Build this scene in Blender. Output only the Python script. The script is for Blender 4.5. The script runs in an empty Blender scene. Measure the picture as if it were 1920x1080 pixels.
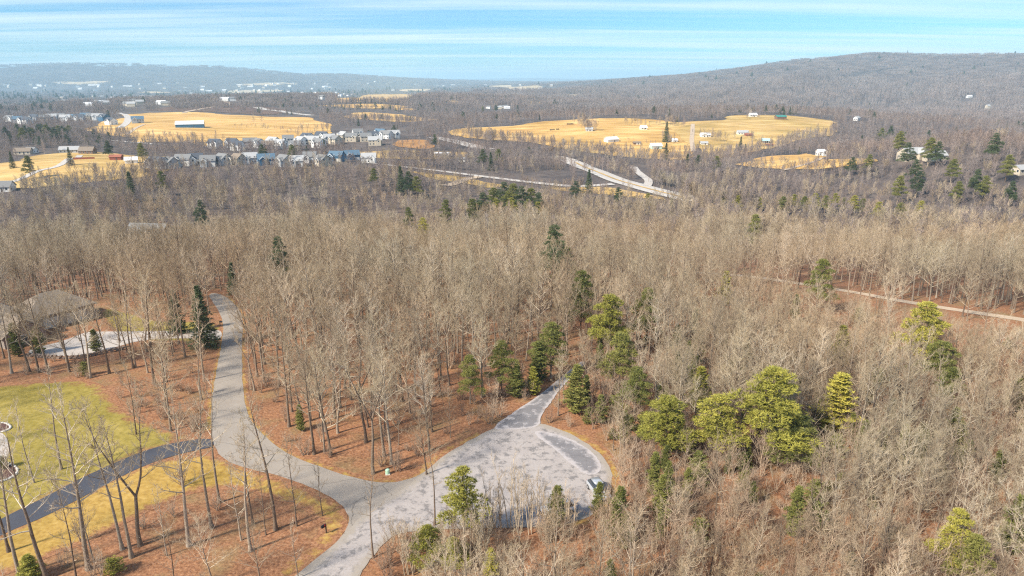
import bpy, bmesh, math, random
import numpy as np
from mathutils import Vector, Matrix, geometry

# ------------------------------------------------------------------ camera, sky, sun, exposure
S = bpy.context.scene
C = S.collection
CAMZ, PITCH, FPX = 52.0, math.radians(17.0), 1279.0
cd = bpy.data.cameras.new('camera'); cam = bpy.data.objects.new('camera', cd); C.objects.link(cam)
cd.sensor_width = 36.0; cd.lens = 36.0 * FPX / 1920.0; cd.clip_start = 0.5; cd.clip_end = 120000.0
cam.location = (0, 0, CAMZ); cam.rotation_euler = (math.pi / 2 - PITCH, 0, 0)
S.camera = cam

SUN_EL, SUN_AZ = math.radians(40), math.atan2(-0.80, -0.60)      # azimuth from +Y towards +X: left and behind the camera
sund = Vector((math.sin(SUN_AZ) * math.cos(SUN_EL), math.cos(SUN_AZ) * math.cos(SUN_EL), math.sin(SUN_EL)))
W = bpy.data.worlds.new('World'); S.world = W; W.use_nodes = True
nt = W.node_tree; N = nt.nodes; N.clear(); LK = nt.links.new
def wn(t, **k):
    n = N.new(t)
    for a, b in k.items(): setattr(n, a, b)
    return n
out = wn('ShaderNodeOutputWorld'); bg = wn('ShaderNodeBackground'); LK(bg.outputs[0], out.inputs[0])
sky = wn('ShaderNodeTexSky', sky_type='NISHITA', sun_disc=False, sun_elevation=SUN_EL, sun_rotation=SUN_AZ, altitude=300, air_density=1.1, dust_density=0.15, ozone_density=4.0)
bg.inputs[1].default_value = 0.088
# thin streaky cirrus laid out on a flat layer above the land
tc = wn('ShaderNodeTexCoord'); sep = wn('ShaderNodeSeparateXYZ'); LK(tc.outputs['Generated'], sep.inputs[0])
zz = wn('ShaderNodeMath', operation='MAXIMUM'); LK(sep.outputs[2], zz.inputs[0]); zz.inputs[1].default_value = 0.0
za = wn('ShaderNodeMath', operation='ADD'); LK(zz.outputs[0], za.inputs[0]); za.inputs[1].default_value = 0.035
dx = wn('ShaderNodeMath', operation='DIVIDE'); LK(sep.outputs[0], dx.inputs[0]); LK(za.outputs[0], dx.inputs[1])
dy = wn('ShaderNodeMath', operation='DIVIDE'); LK(sep.outputs[1], dy.inputs[0]); LK(za.outputs[0], dy.inputs[1])
cb = wn('ShaderNodeCombineXYZ'); LK(dx.outputs[0], cb.inputs[0]); LK(dy.outputs[0], cb.inputs[1])
def cloud(sx, sy, rot, scale, lo, hi, detail=6):
    mp = wn('ShaderNodeMapping'); LK(cb.outputs[0], mp.inputs[0])
    mp.inputs['Rotation'].default_value = (0, 0, rot); mp.inputs['Scale'].default_value = (sx, sy, 1)
    nz = wn('ShaderNodeTexNoise'); LK(mp.outputs[0], nz.inputs['Vector'])
    nz.inputs['Scale'].default_value = scale; nz.inputs['Detail'].default_value = detail; nz.inputs['Roughness'].default_value = 0.6; nz.inputs['Distortion'].default_value = 0.4
    mr = wn('ShaderNodeMapRange'); LK(nz.outputs[0], mr.inputs[0]); mr.inputs[1].default_value = lo; mr.inputs[2].default_value = hi
    return mr
c1 = cloud(0.09, 0.62, 0.04, 1.0, 0.41, 0.66)
c2 = cloud(0.22, 1.9, -0.05, 1.0, 0.45, 0.80)
cm = wn('ShaderNodeMath', operation='MULTIPLY_ADD'); LK(c2.outputs[0], cm.inputs[0]); cm.inputs[1].default_value = 0.35; LK(c1.outputs[0], cm.inputs[2]); cm.use_clamp = True
cf = wn('ShaderNodeMath', operation='MULTIPLY'); LK(cm.outputs[0], cf.inputs[0]); cf.inputs[1].default_value = 0.75
tint = wn('ShaderNodeMix', data_type='RGBA', blend_type='MULTIPLY'); tint.inputs[0].default_value = 1.0
LK(sky.outputs[0], tint.inputs[6]); tint.inputs[7].default_value = (0.46, 0.82, 1.14, 1)
mx = wn('ShaderNodeMix', data_type='RGBA'); LK(cf.outputs[0], mx.inputs[0]); LK(tint.outputs[2], mx.inputs[6]); mx.inputs[7].default_value = (7.0, 8.0, 8.4, 1)
LK(mx.outputs[2], bg.inputs[0])

sl = bpy.data.lights.new('sun', 'SUN'); so = bpy.data.objects.new('sun', sl); C.objects.link(so)
sl.energy = 5.0; sl.angle = math.radians(6); sl.color = (1.0, 0.91, 0.77)
so.rotation_euler = (-sund).to_track_quat('-Z', 'Y').to_euler(); so.location = (0, 0, 200)
vs = S.view_settings; vs.view_transform = 'Standard'; vs.look = 'None'; vs.gamma = 1.0; vs.use_curve_mapping = False
vs.exposure = 0.66
S.cycles.use_denoising = False; S.cycles.filter_width = 1.2
S.cycles.max_bounces = 5; S.cycles.diffuse_bounces = 3; S.cycles.glossy_bounces = 2; S.cycles.transmission_bounces = 2
S.cycles.volume_bounces = 1; S.cycles.transparent_max_bounces = 6
S.cycles.sample_clamp_direct = 8; S.cycles.sample_clamp_indirect = 2
S.cycles.use_adaptive_sampling = True; S.cycles.adaptive_threshold = 0.014

# ------------------------------------------------------------------ the shape of the land
def _prof():
    ys = np.array([-2e5, 0, 60, 110, 160, 220, 300, 380, 480, 560, 700, 900, 1300, 2000, 4000, 3e5])
    zs = np.array([1.0, .6, 0, -.5, -3, -9.5, -20, -23, -22.5, -22.5, -24, -28, -34, -42, -48, -48])
    g = np.arange(-200, 6000, 4.0); v = np.interp(g, ys, zs)
    k = np.hanning(17); k /= k.sum()
    return g, np.convolve(np.pad(v, 8, mode='edge'), k, 'valid')
PG, PV = _prof()
HILLS = [(-205, 530, 13, 150, 70), (-190, 770, 6, 140, 60), (-430, 1330, 17, 380, 260), (-700, 1950, 36, 520, 330),
         (140, 985, 22, 230, 170), (450, 1160, 25, 230, 190), (335, 480, 30, 100, 80), (60, 2100, 14, 420, 260), (-650, 900, 10, 250, 300),
         (-330, 420, 7, 130, 90)]
def ray(px, py):
    a, b = px - 960.0, 540.0 - py
    c, s = math.cos(PITCH), math.sin(PITCH)
    return np.array([a, FPX * c + b * s, -FPX * s + b * c])
def skyline(lst):
    o = []
    for px, py, y in lst:
        d = ray(px, py); t = y / d[1]; o.append((d[0] * t, y, CAMZ + d[2] * t))
    return np.array(o)
RIDGE_R = skyline([(3100, 100, 2700), (2300, 100, 3300), (1920, 101, 3900), (1780, 103, 4200), (1640, 99, 4500), (1560, 108, 4800), (1490, 112, 5100), (1420, 126, 5600), (1330, 139, 6400), (1240, 147, 7600), (1150, 149.5, 9500)])
RIDGE_L = skyline([(-700, 128, 8200), (-200, 127, 8600), (0, 123, 8800), (130, 119, 8900), (250, 120, 9000), (330, 125, 9100), (400, 124, 9150), (470, 130, 9200), (560, 139, 9500), (640, 139, 9800), (760, 147, 10500), (900, 150, 12000)])
RIDGE_F = skyline([(500, 147, 24000), (700, 146.5, 25000), (860, 147.5, 25000), (1000, 145.8, 24000), (1120, 147.2, 25000), (1300, 146.4, 26000)])
def ridge_add(x, y, base, R, wid, pw, spur):
    best = np.full(x.shape, 1e12); crest = np.zeros(x.shape); along = np.zeros(x.shape); acc = 0.0
    for i in range(len(R) - 1):
        a, b = R[i], R[i + 1]; d = b[:2] - a[:2]; L = float(np.hypot(*d))
        t = np.clip(((x - a[0]) * d[0] + (y - a[1]) * d[1]) / (L * L), 0, 1)
        q = np.hypot(x - a[0] - t * d[0], y - a[1] - t * d[1])
        m = q < best
        best = np.where(m, q, best); crest = np.where(m, a[2] + t * (b[2] - a[2]), crest); along = np.where(m, acc + t * L, along)
        acc += L
    w = wid * (1 + spur * (0.6 * np.sin(along / 310.0 + 0.7 * np.sin(along / 790.0)) + 0.4 * np.sin(along / 143.0 + best / 420.0)))
    t = np.clip(best / w, 0, 1)
    g = (1 - t) ** pw * (1 + 0.0 * t)
    return base + (crest - base) * g
def terrain(x, y):
    x = np.asarray(x, float); y = np.asarray(y, float)
    z = np.interp(y, PG, PV)
    for cx, cy, a, sx, sy in HILLS:
        z = z + a * np.exp(-0.5 * (((x - cx) / sx) ** 2 + ((y - cy) / sy) ** 2))
    r = np.hypot(x, y)
    k = np.clip((r - 700) / 1500, 0, 1)
    z = z + k * (4 * np.sin(x / 170 + 1.3) * np.sin(y / 230 + .4) + 5 * np.sin(x / 410 + y / 900) * np.sin(y / 380 + 2))
    k2 = np.clip((r - 90) / 150, 0, 1)
    z = z + k2 * 1.2 * np.sin(x / 41 + .6) * np.sin(y / 37 + x / 90)
    for R, w, pw, sp, m in ((RIDGE_R, 3000.0, 1.75, .30, r > 1000), (RIDGE_L, 2600.0, 1.25, .14, r > 5000), (RIDGE_F, 4000.0, 1.1, .1, r > 15000)):
        if m.any():
            z = np.array(z); z[m] = ridge_add(x[m], y[m], z[m], R, w, pw, sp)
    return z
def tz(x, y): return float(terrain(np.array([x]), np.array([y]))[0])
_T = np.concatenate([np.arange(30, 400, 6.0), 400 * 1.012 ** np.arange(0, 440)])
def ground(px, py, h=0.0):
    """the place on the land (h metres above it) that the photograph shows at px, py"""
    d = ray(px, py); d = d / np.linalg.norm(d)
    P = np.array([0, 0, CAMZ])[None, :] + _T[:, None] * d[None, :]
    below = P[:, 2] < terrain(P[:, 0], P[:, 1]) + h
    i = int(np.argmax(below)) if below.any() else len(_T) - 1
    a, b = _T[max(i - 1, 0)], _T[i]
    for _ in range(3):
        tt = np.linspace(a, b, 24); P = np.array([0, 0, CAMZ])[None, :] + tt[:, None] * d[None, :]
        low = P[:, 2] < terrain(P[:, 0], P[:, 1]) + h; k = int(np.argmax(low)) if low.any() else 23
        a, b = tt[max(k - 1, 0)], tt[k]
    q = np.array([0, 0, CAMZ]) + b * d
    return float(q[0]), float(q[1])
def project(x, y, z):
    c, s = math.cos(PITCH), math.sin(PITCH)
    dz = z - CAMZ; dep = y * c - dz * s; up = y * s + dz * c
    dep = np.maximum(dep, 0.1)
    return 960 + FPX * x / dep, 540 - FPX * up / dep

# ------------------------------------------------------------------ materials
MATS = {}
def new_mat(name):
    m = bpy.data.materials.new(name); m.use_nodes = True; MATS[name] = m
    t = m.node_tree; b = t.nodes['Principled BSDF']; b.inputs['Roughness'].default_value = 0.9
    b.inputs['Specular IOR Level'].default_value = 0.2
    return m, t, b
def ramp(t, stops, interp='LINEAR'):
    r = t.nodes.new('ShaderNodeValToRGB'); r.color_ramp.interpolation = interp
    e = r.color_ramp.elements
    while len(e) < len(stops): e.new(0.5)
    for q, (p, c) in zip(e, stops): q.position = p; q.color = (*c, 1)
    return r
def noise(t, vec, scale, detail=4, rough=.6, dist=0.0):
    n = t.nodes.new('ShaderNodeTexNoise'); n.inputs['Scale'].default_value = scale; n.inputs['Detail'].default_value = detail
    n.inputs['Roughness'].default_value = rough; n.inputs['Distortion'].default_value = dist
    if vec is not None: t.links.new(vec, n.inputs['Vector'])
    return n
def mixc(t, fac, a, b, mode='MIX'):
    m = t.nodes.new('ShaderNodeMix'); m.data_type = 'RGBA'; m.blend_type = mode
    for s, v in ((0, fac), (6, a), (7, b)):
        if isinstance(v, (int, float)): m.inputs[s].default_value = v
        elif isinstance(v, tuple): m.inputs[s].default_value = (*v, 1)
        else: t.links.new(v, m.inputs[s])
    return m.outputs[2]
def mrange(t, v, a, b, c=0.0, d=1.0):
    m = t.nodes.new('ShaderNodeMapRange'); t.links.new(v, m.inputs[0])
    for i, q in zip((1, 2, 3, 4), (a, b, c, d)): m.inputs[i].default_value = q
    return m.outputs[0]
def math_(t, op, a, b):
    m = t.nodes.new('ShaderNodeMath'); m.operation = op
    for i, v in enumerate((a, b)):
        if isinstance(v, (int, float)): m.inputs[i].default_value = v
        else: t.links.new(v, m.inputs[i])
    return m.outputs[0]
def bump(t, b, h, strength=.4, dist=.05):
    n = t.nodes.new('ShaderNodeBump'); n.inputs['Strength'].default_value = strength; n.inputs['Distance'].default_value = dist
    t.links.new(h, n.inputs['Height']); t.links.new(n.outputs[0], b.inputs['Normal'])
def pos(t): return t.nodes.new('ShaderNodeNewGeometry').outputs['Position']
def plain(name, col, rough=.8, metal=0.0, vary=.12, scale=3.0):
    m, t, b = new_mat(name)
    n = noise(t, t.nodes.new('ShaderNodeTexCoord').outputs['Object'], scale, 5)
    c = mixc(t, n.outputs[0], tuple(v * (1 - vary) for v in col), tuple(min(v * (1 + vary), 1) for v in col))
    t.links.new(c, b.inputs['Base Color']); b.inputs['Roughness'].default_value = rough; b.inputs['Metallic'].default_value = metal
    return m
LEAF = [(.25, (.075, .038, .024)), (.42, (.21, .095, .048)), (.58, (.37, .185, .095)), (.78, (.54, .36, .22))]
def ground_mat():
    m, t, b = new_mat('woodland_floor'); p = pos(t)
    fine = noise(t, p, 2.6, 8, .75); mid = noise(t, p, .16, 5, .6); big = noise(t, p, .012, 4)
    leaf = ramp(t, LEAF); t.links.new(fine.outputs[0], leaf.inputs[0])
    dry = ramp(t, [(.3, (.13, .085, .045)), (.55, (.27, .18, .085)), (.75, (.38, .27, .13))]); t.links.new(fine.outputs[0], dry.inputs[0])
    c = mixc(t, mrange(t, mid.outputs[0], .50, .72), leaf.outputs[0], dry.outputs[0])
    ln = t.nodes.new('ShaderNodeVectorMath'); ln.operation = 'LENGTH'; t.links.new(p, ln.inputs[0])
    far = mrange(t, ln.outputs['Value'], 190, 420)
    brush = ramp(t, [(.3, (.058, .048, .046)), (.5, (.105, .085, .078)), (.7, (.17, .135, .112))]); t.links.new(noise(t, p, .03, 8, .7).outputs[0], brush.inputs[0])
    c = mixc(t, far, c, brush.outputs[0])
    t.links.new(c, b.inputs['Base Color']); bump(t, b, fine.outputs[0], .6, .12)
    return m
def sheet_mat(name, stops, scale, other=None, detail=7, streak=None, edge_w=.5, bumpd=.05):
    """a ground cover; towards its uneven border it gives way to the cover next to it"""
    m, t, b = new_mat(name); p = pos(t)
    v = p
    if streak:
        mp = t.nodes.new('ShaderNodeMapping'); t.links.new(p, mp.inputs[0]); mp.inputs['Rotation'].default_value = (0, 0, streak[0]); mp.inputs['Scale'].default_value = (streak[1], streak[2], 1); v = mp.outputs[0]
    n = noise(t, v, scale, detail, .65); r = ramp(t, stops); t.links.new(n.outputs[0], r.inputs[0])
    big = noise(t, p, scale * .07 if scale > .5 else scale * .3, 5)
    c = mixc(t, mrange(t, big.outputs[0], .38, .62, 0, .75), r.outputs[0], mixc(t, 1.0, r.outputs[0], (.74, .76, .62), 'MULTIPLY'))
    if other:
        a = t.nodes.new('ShaderNodeAttribute'); a.attribute_name = 'inside'
        e = math_(t, 'ADD', a.outputs['Fac'], math_(t, 'MULTIPLY', math_(t, 'SUBTRACT', noise(t, p, scale * .5, 6, .7).outputs[0], .5), 1.6))
        r2 = ramp(t, other); t.links.new(noise(t, p, 2.6, 8, .75).outputs[0], r2.inputs[0])
        c = mixc(t, mrange(t, e, edge_w * .4, edge_w * 1.2), r2.outputs[0], c)
    t.links.new(c, b.inputs['Base Color']); bump(t, b, n.outputs[0], .5, bumpd)
    return m
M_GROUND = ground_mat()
M_LAWN = sheet_mat('lawn_grass', [(.25, (.19, .148, .036)), (.5, (.31, .24, .055)), (.75, (.42, .325, .10))], 1.3, LEAF)
M_GOLD = sheet_mat('winter_grass', [(.25, (.27, .16, .042)), (.5, (.43, .27, .07)), (.75, (.54, .37, .125))], 1.5, LEAF)
M_FIELD = sheet_mat('straw_pasture', [(.33, (.41, .23, .075)), (.5, (.62, .37, .125)), (.66, (.76, .51, .21))], .05, None, streak=(.5, .35, 1.2), bumpd=.3)
M_FIELDG = sheet_mat('farm_pasture', [(.33, (.32, .22, .075)), (.5, (.53, .34, .125)), (.66, (.68, .48, .21))], .05, None, streak=(-.3, .4, 1.2), bumpd=.3)
M_PALE = sheet_mat('pale_stubble', [(.25, (.40, .30, .19)), (.5, (.55, .42, .27)), (.75, (.66, .54, .38))], .02, None, bumpd=.3)
M_RED = sheet_mat('bare_red_earth', [(.25, (.30, .14, .055)), (.5, (.42, .21, .08)), (.75, (.48, .28, .11))], .08, None, bumpd=.2)
M_SCRUB = sheet_mat('scrub_slope', [(.25, (.085, .052, .045)), (.5, (.14, .085, .068)), (.75, (.21, .135, .10))], .05, None, bumpd=.5)
def road_mat(name, lo, hi, crack=.5, leaves=.0, spot=None, fade=None):
    m, t, b = new_mat(name); p = pos(t)
    f = noise(t, p, 9, 8, .75); g = noise(t, p, .35, 5)
    c = mixc(t, f.outputs[0], lo, hi)
    c = mixc(t, mrange(t, g.outputs[0], .35, .65, 0, .6), c, mixc(t, 1.0, c, (.80, .79, .80), 'MULTIPLY'))
    vo = t.nodes.new('ShaderNodeTexVoronoi'); vo.feature = 'DISTANCE_TO_EDGE'; vo.inputs['Scale'].default_value = .16
    dv = t.nodes.new('ShaderNodeVectorMath'); dv.operation = 'ADD'; t.links.new(p, dv.inputs[0])
    nn = noise(t, p, .5, 4); t.links.new(nn.outputs['Color'], dv.inputs[1]); t.links.new(dv.outputs[0], vo.inputs['Vector'])
    c = mixc(t, mrange(t, vo.outputs['Distance'], 0, .012, crack, 0), c, tuple(v * .3 for v in lo))
    if spot: c = mixc(t, mrange(t, noise(t, p, spot[1], 6, .75).outputs[0], spot[2], spot[2] + .1, 0, .85), c, spot[0])
    if fade:
        a = t.nodes.new('ShaderNodeAttribute'); a.attribute_name = 'inside'
        e = math_(t, 'ADD', a.outputs['Fac'], math_(t, 'MULTIPLY', math_(t, 'SUBTRACT', noise(t, p, .9, 7, .75).outputs[0], .5), 1.8))
        c = mixc(t, mrange(t, e, .15, .6), mixc(t, f.outputs[0], fade[0], fade[1]), c)
    if leaves:
        l = noise(t, p, 3.0, 8, .8); c = mixc(t, mrange(t, math_(t, 'ADD', l.outputs[0], math_(t, 'MULTIPLY', noise(t, p, .12, 3).outputs[0], .6)), .98, 1.06, 0, leaves), c, (.20, .10, .065))
    t.links.new(c, b.inputs['Base Color']); bump(t, b, f.outputs[0], .3, .02); b.inputs['Roughness'].default_value = .85
    return m
M_ASPH = road_mat('worn_asphalt', (.25, .215, .18), (.42, .37, .315), .6, .7)
M_GRAV = road_mat('pale_gravel', (.20, .178, .165), (.60, .54, .505), 0, .9, ((.17, .158, .155), .8, .50), ((.25, .215, .18), (.42, .37, .315)))
M_DRIVE = road_mat('fresh_dark_asphalt', (.055, .058, .072), (.095, .10, .12), .1, .0)
M_PATCH = road_mat('asphalt_patch', (.13, .13, .14), (.30, .28, .28), .2, .3, ((.45, .42, .42), .5, .54), ((.30, .275, .27), (.58, .53, .52)))
M_CONC = road_mat('pale_concrete', (.42, .375, .33), (.58, .52, .47), .4, .5)
M_HWY = road_mat('highway_concrete', (.44, .40, .36), (.58, .54, .49), .0, 0)
M_DIRT = road_mat('dirt_track', (.42, .32, .22), (.60, .48, .36), .0, 0)
M_PAINT = plain('white_road_paint', (.75, .74, .70)); M_YEL = plain('yellow_road_paint', (.65, .45, .08))
M_MULCH = plain('dark_mulch', (.11, .06, .05), vary=.4, scale=6); M_EDGE = plain('pale_edging_stone', (.62, .58, .52), vary=.25, scale=4)
M_STONE = plain('field_stone', (.22, .17, .14), vary=.4, scale=2)
def bark_mat(name, stops, stand=True, bumpy=0):
    m, t, b = new_mat(name)
    oi = t.nodes.new('ShaderNodeObjectInfo')
    r = ramp(t, stops); t.links.new(oi.outputs['Random'], r.inputs[0]); c = r.outputs[0]
    if stand:
        n = noise(t, oi.outputs['Location'], .02, 3)
        c = mixc(t, mrange(t, n.outputs[0], .35, .65), c, mixc(t, 1.0, c, (1.06, .94, .86), 'MULTIPLY'))
    if bumpy:
        n2 = noise(t, t.nodes.new('ShaderNodeTexCoord').outputs['Object'], 4, 6, .7)
        c = mixc(t, mrange(t, n2.outputs[0], .35, .65), mixc(t, 1.0, c, (.62, .58, .55), 'MULTIPLY'), c); bump(t, b, n2.outputs[0], .6, .04)
    t.links.new(c, b.inputs['Base Color']); b.inputs['Roughness'].default_value = .95
    return m
M_BARK = bark_mat('tree_bark', [(0, (.16, .12, .09)), (.35, (.24, .19, .145)), (.7, (.32, .27, .21)), (1, (.42, .37, .30))], True, 1)
M_LIMB = bark_mat('limb_bark', [(0, (.26, .21, .15)), (.35, (.40, .335, .245)), (.7, (.49, .425, .32)), (1, (.60, .53, .42))])
M_TWIG = bark_mat('twig_bark', [(0, (.24, .185, .128)), (.35, (.35, .285, .188)), (.7, (.42, .35, .232)), (1, (.48, .395, .285))])
M_BRUSH = bark_mat('brush_twigs', [(0, (.27, .19, .14)), (.5, (.38, .29, .21)), (1, (.48, .385, .285))])
M_FARW = bark_mat('distant_twigs', [(0, (.185, .155, .15)), (.5, (.265, .225, .21)), (1, (.36, .305, .275))])
def leaf_mat(name, stops, trans=.25):
    m, t, b = new_mat(name)
    oi = t.nodes.new('ShaderNodeObjectInfo'); p = t.nodes.new('ShaderNodeTexCoord').outputs['Object']
    n = noise(t, p, .9, 5, .7)
    r = ramp(t, stops); t.links.new(math_(t, 'ADD', math_(t, 'MULTIPLY', n.outputs[0], .75), math_(t, 'MULTIPLY', oi.outputs['Random'], .25)), r.inputs[0])
    t.links.new(r.outputs[0], b.inputs['Base Color']); b.inputs['Roughness'].default_value = .6
    return m
M_PINE = leaf_mat('yellow_green_needles', [(.22, (.15, .155, .032)), (.45, (.33, .31, .06)), (.7, (.52, .45, .09))])
M_PINEG = leaf_mat('green_needles', [(.22, (.085, .10, .034)), (.45, (.175, .185, .05)), (.7, (.29, .275, .075))])
M_SPRUCE = leaf_mat('dark_needles', [(.22, (.04, .062, .032)), (.45, (.08, .11, .05)), (.7, (.135, .16, .07))])

# ------------------------------------------------------------------ helpers
def link(o, parent=None):
    C.objects.link(o)
    if parent is not None: o.parent = parent
    return o
def mesh_obj(name, me, mat=None, parent=None):
    o = bpy.data.objects.new(name, me)
    if mat is not None and not me.materials: me.materials.append(mat)
    return link(o, parent)
def tag(o, label=None, cat=None, group=None, kind=None):
    if label: o['label'] = label
    if cat: o['category'] = cat
    if group: o['group'] = group
    if kind: o['kind'] = kind
    return o
def empty(name, loc, rz=0.0, s=1.0):
    o = bpy.data.objects.new(name, None); o.location = loc; o.rotation_euler = (0, 0, rz); o.scale = (s, s, s); o.empty_display_size = .5
    return link(o)
def pydata(name, v, f):
    me = bpy.data.meshes.new(name); me.from_pydata(v, [], f); me.update(); return me
def inside_poly(x, y, poly):
    x = np.asarray(x); y = np.asarray(y); r = np.zeros(x.shape, bool); n = len(poly); j = n - 1
    for i in range(n):
        xi, yi = poly[i]; xj, yj = poly[j]
        if yi != yj:
            r ^= ((yi > y) != (yj > y)) & (x < (xj - xi) * (y - yi) / (yj - yi) + xi)
        j = i
    return r
def dist_poly(x, y, poly, closed=True):
    d = np.full(np.asarray(x).shape, 1e9); n = len(poly)
    for i in range(n if closed else n - 1):
        a = poly[i]; b = poly[(i + 1) % n]; ux, uy = b[0] - a[0], b[1] - a[1]; L = ux * ux + uy * uy + 1e-9
        t = np.clip(((x - a[0]) * ux + (y - a[1]) * uy) / L, 0, 1)
        d = np.minimum(d, np.hypot(x - a[0] - t * ux, y - a[1] - t * uy))
    return d
def smooth_closed(p, it=2):
    for _ in range(it):
        q = []
        for i in range(len(p)):
            a, b = p[i], p[(i + 1) % len(p)]
            q += [(a[0] * .75 + b[0] * .25, a[1] * .75 + b[1] * .25), (a[0] * .25 + b[0] * .75, a[1] * .25 + b[1] * .75)]
        p = q
    return p
def ragged(p, amp):
    q = []; ph = RN.uniform(0, 6)
    for i in range(len(p)):
        a, b = p[i], p[(i + 1) % len(p)]; L = math.hypot(b[0] - a[0], b[1] - a[1]); m = max(1, int(L / (amp * 1.5)))
        for k in range(m):
            t = k / m; x, y = a[0] + (b[0] - a[0]) * t, a[1] + (b[1] - a[1]) * t; r = math.hypot(x, y)
            u = amp * (math.sin(x / (amp * 2.1) + ph) + .7 * math.sin(y / (amp * 3.3) + x / (amp * 5) + 2 * ph)); q.append((x + (y / r) * u, y - (x / r) * u * .4 + amp * .8 * math.sin(x / (amp * 2.7))))
    return q
RN = random.Random(5)
def px_poly(pts, smooth=2): return smooth_closed([ground(*p) for p in pts], smooth)
def sheet(name, poly, mat, off, step, wig=0.0, fade=0.0, parent=None):
    """a ground cover laid on the land: triangulated outline with inner points, following the terrain"""
    P = []
    for i in range(len(poly)):
        a, b = poly[i], poly[(i + 1) % len(poly)]; L = math.hypot(b[0] - a[0], b[1] - a[1]); n = max(1, int(L / step))
        for k in range(n):
            t = k / n; P.append((a[0] + (b[0] - a[0]) * t + RN.uniform(-wig, wig), a[1] + (b[1] - a[1]) * t + RN.uniform(-wig, wig)))
    xs = [p[0] for p in P]; ys = [p[1] for p in P]
    gx, gy = np.meshgrid(np.arange(min(xs), max(xs), step), np.arange(min(ys), max(ys), step)); gx = gx.ravel() + .13 * step; gy = gy.ravel()
    ok = inside_poly(gx, gy, P); ok[ok] &= dist_poly(gx[ok], gy[ok], P) > step * .5
    V = [Vector(p) for p in P] + [Vector((a, b)) for a, b in zip(gx[ok], gy[ok])]
    E = [(i, (i + 1) % len(P)) for i in range(len(P))]
    v, e, f, *_ = geometry.delaunay_2d_cdt(V, E, [], 1, 1e-4)
    vx = np.array([q[0] for q in v]); vy = np.array([q[1] for q in v]); vz = terrain(vx, vy) + off
    f = [t for t in f]
    cx = np.array([sum(vx[i] for i in t) / len(t) for t in f]); cy = np.array([sum(vy[i] for i in t) / len(t) for t in f])
    kp = inside_poly(cx, cy, P)
    me = pydata(name, list(zip(vx, vy, vz)), [t for t, k in zip(f, kp) if k])
    if fade:
        at = me.attributes.new('inside', 'FLOAT', 'POINT'); at.data.foreach_set('value', np.clip(dist_poly(vx, vy, P) / fade, 0, 1).astype(np.float32))
    for p in me.polygons: p.use_smooth = True
    me.update()
    bmx = bmesh.new(); bmx.from_mesh(me); bmesh.ops.recalc_face_normals(bmx, faces=bmx.faces)
    if sum(q.normal.z for q in bmx.faces) < 0: bmesh.ops.reverse_faces(bmx, faces=bmx.faces)
    bmx.to_mesh(me); bmx.free()
    return tag(mesh_obj(name, me, mat, parent), kind='structure')
def ribbon_poly(pts, width):
    L, R = [], []
    for i, p in enumerate(pts):
        a = pts[max(i - 1, 0)]; b = pts[min(i + 1, len(pts) - 1)]; d = Vector((b[0] - a[0], b[1] - a[1])).normalized(); w = width / 2
        L.append((p[0] - d.y * w, p[1] + d.x * w)); R.append((p[0] + d.y * w, p[1] - d.x * w))
    return L + R[::-1]
def spline(pts, n=6):
    o = []
    for i in range(len(pts) - 1):
        p0, p1, p2, p3 = pts[max(i - 1, 0)], pts[i], pts[i + 1], pts[min(i + 2, len(pts) - 1)]
        for k in range(n):
            t = k / n
            o.append(tuple(.5 * (2 * b + (c - a) * t + (2 * a - 5 * b + 4 * c - d) * t * t + (3 * b - a - 3 * c + d) * t ** 3) for a, b, c, d in zip(p0, p1, p2, p3)))
    return o + [tuple(pts[-1])]

# ------------------------------------------------------------------ land, fields, roads
def build_land():
    th = np.concatenate([np.radians(np.arange(-47, 47.01, .36)), np.radians(np.arange(52, 312.1, 5.2))])
    rr = [6.0]
    while rr[-1] < 28500: rr.append(rr[-1] * (1.016 if rr[-1] < 9000 else 1.05) + (.3 if rr[-1] < 40 else 0))
    rr = np.array(rr); T, R = np.meshgrid(th, rr); X, Y = R * np.sin(T), R * np.cos(T); Z = terrain(X, Y)
    n, m = R.shape; v = np.stack([X.ravel(), Y.ravel(), Z.ravel()], 1)
    i, j = np.meshgrid(np.arange(n - 1), np.arange(m), indexing='ij'); j2 = (j + 1) % m
    f = np.stack([i * m + j, i * m + j2, (i + 1) * m + j2, (i + 1) * m + j], -1).reshape(-1, 4)[:, ::-1]
    vl = v.tolist() + [[0, 0, tz(0, 0)]]; fl = f.tolist() + [[n * m, (k + 1) % m, k] for k in range(m)]
    me = pydata('ground', vl, fl)
    me.polygons.foreach_set('use_smooth', [True] * len(me.polygons))
    bmx = bmesh.new(); bmx.from_mesh(me)
    if sum(q.normal.z for q in bmx.faces) < 0: bmesh.ops.reverse_faces(bmx, faces=bmx.faces)
    bmx.to_mesh(me); bmx.free()
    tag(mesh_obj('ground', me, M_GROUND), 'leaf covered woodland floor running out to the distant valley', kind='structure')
build_land()
ROAD = px_poly([(390, 552), (404, 549), (428, 558), (449, 580), (456, 602), (453, 650), (455, 730), (462, 770), (480, 805), (530, 848), (590, 872), (650, 893), (700, 905), (745, 905), (785, 893), (812, 872), (830, 900), (800, 950), (720, 990), (690, 1050), (665, 1100), (530, 1100), (575, 1062), (632, 1018), (654, 988), (654, 965), (636, 942), (590, 916), (530, 894), (470, 880), (425, 866), (402, 842), (395, 800), (397, 750), (405, 700), (415, 650), (420, 612), (413, 588), (400, 568)])
GRAV = px_poly([(800, 885), (830, 855), (900, 815), (940, 798), (1000, 790), (1060, 808), (1112, 838), (1142, 870), (1150, 905), (1138, 942), (1110, 968), (1060, 985), (1000, 990), (930, 990), (850, 992), (780, 995), (735, 1005), (710, 1030), (685, 1060), (660, 1100), (548, 1100), (600, 1050), (655, 992), (690, 955), (750, 922)])
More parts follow.
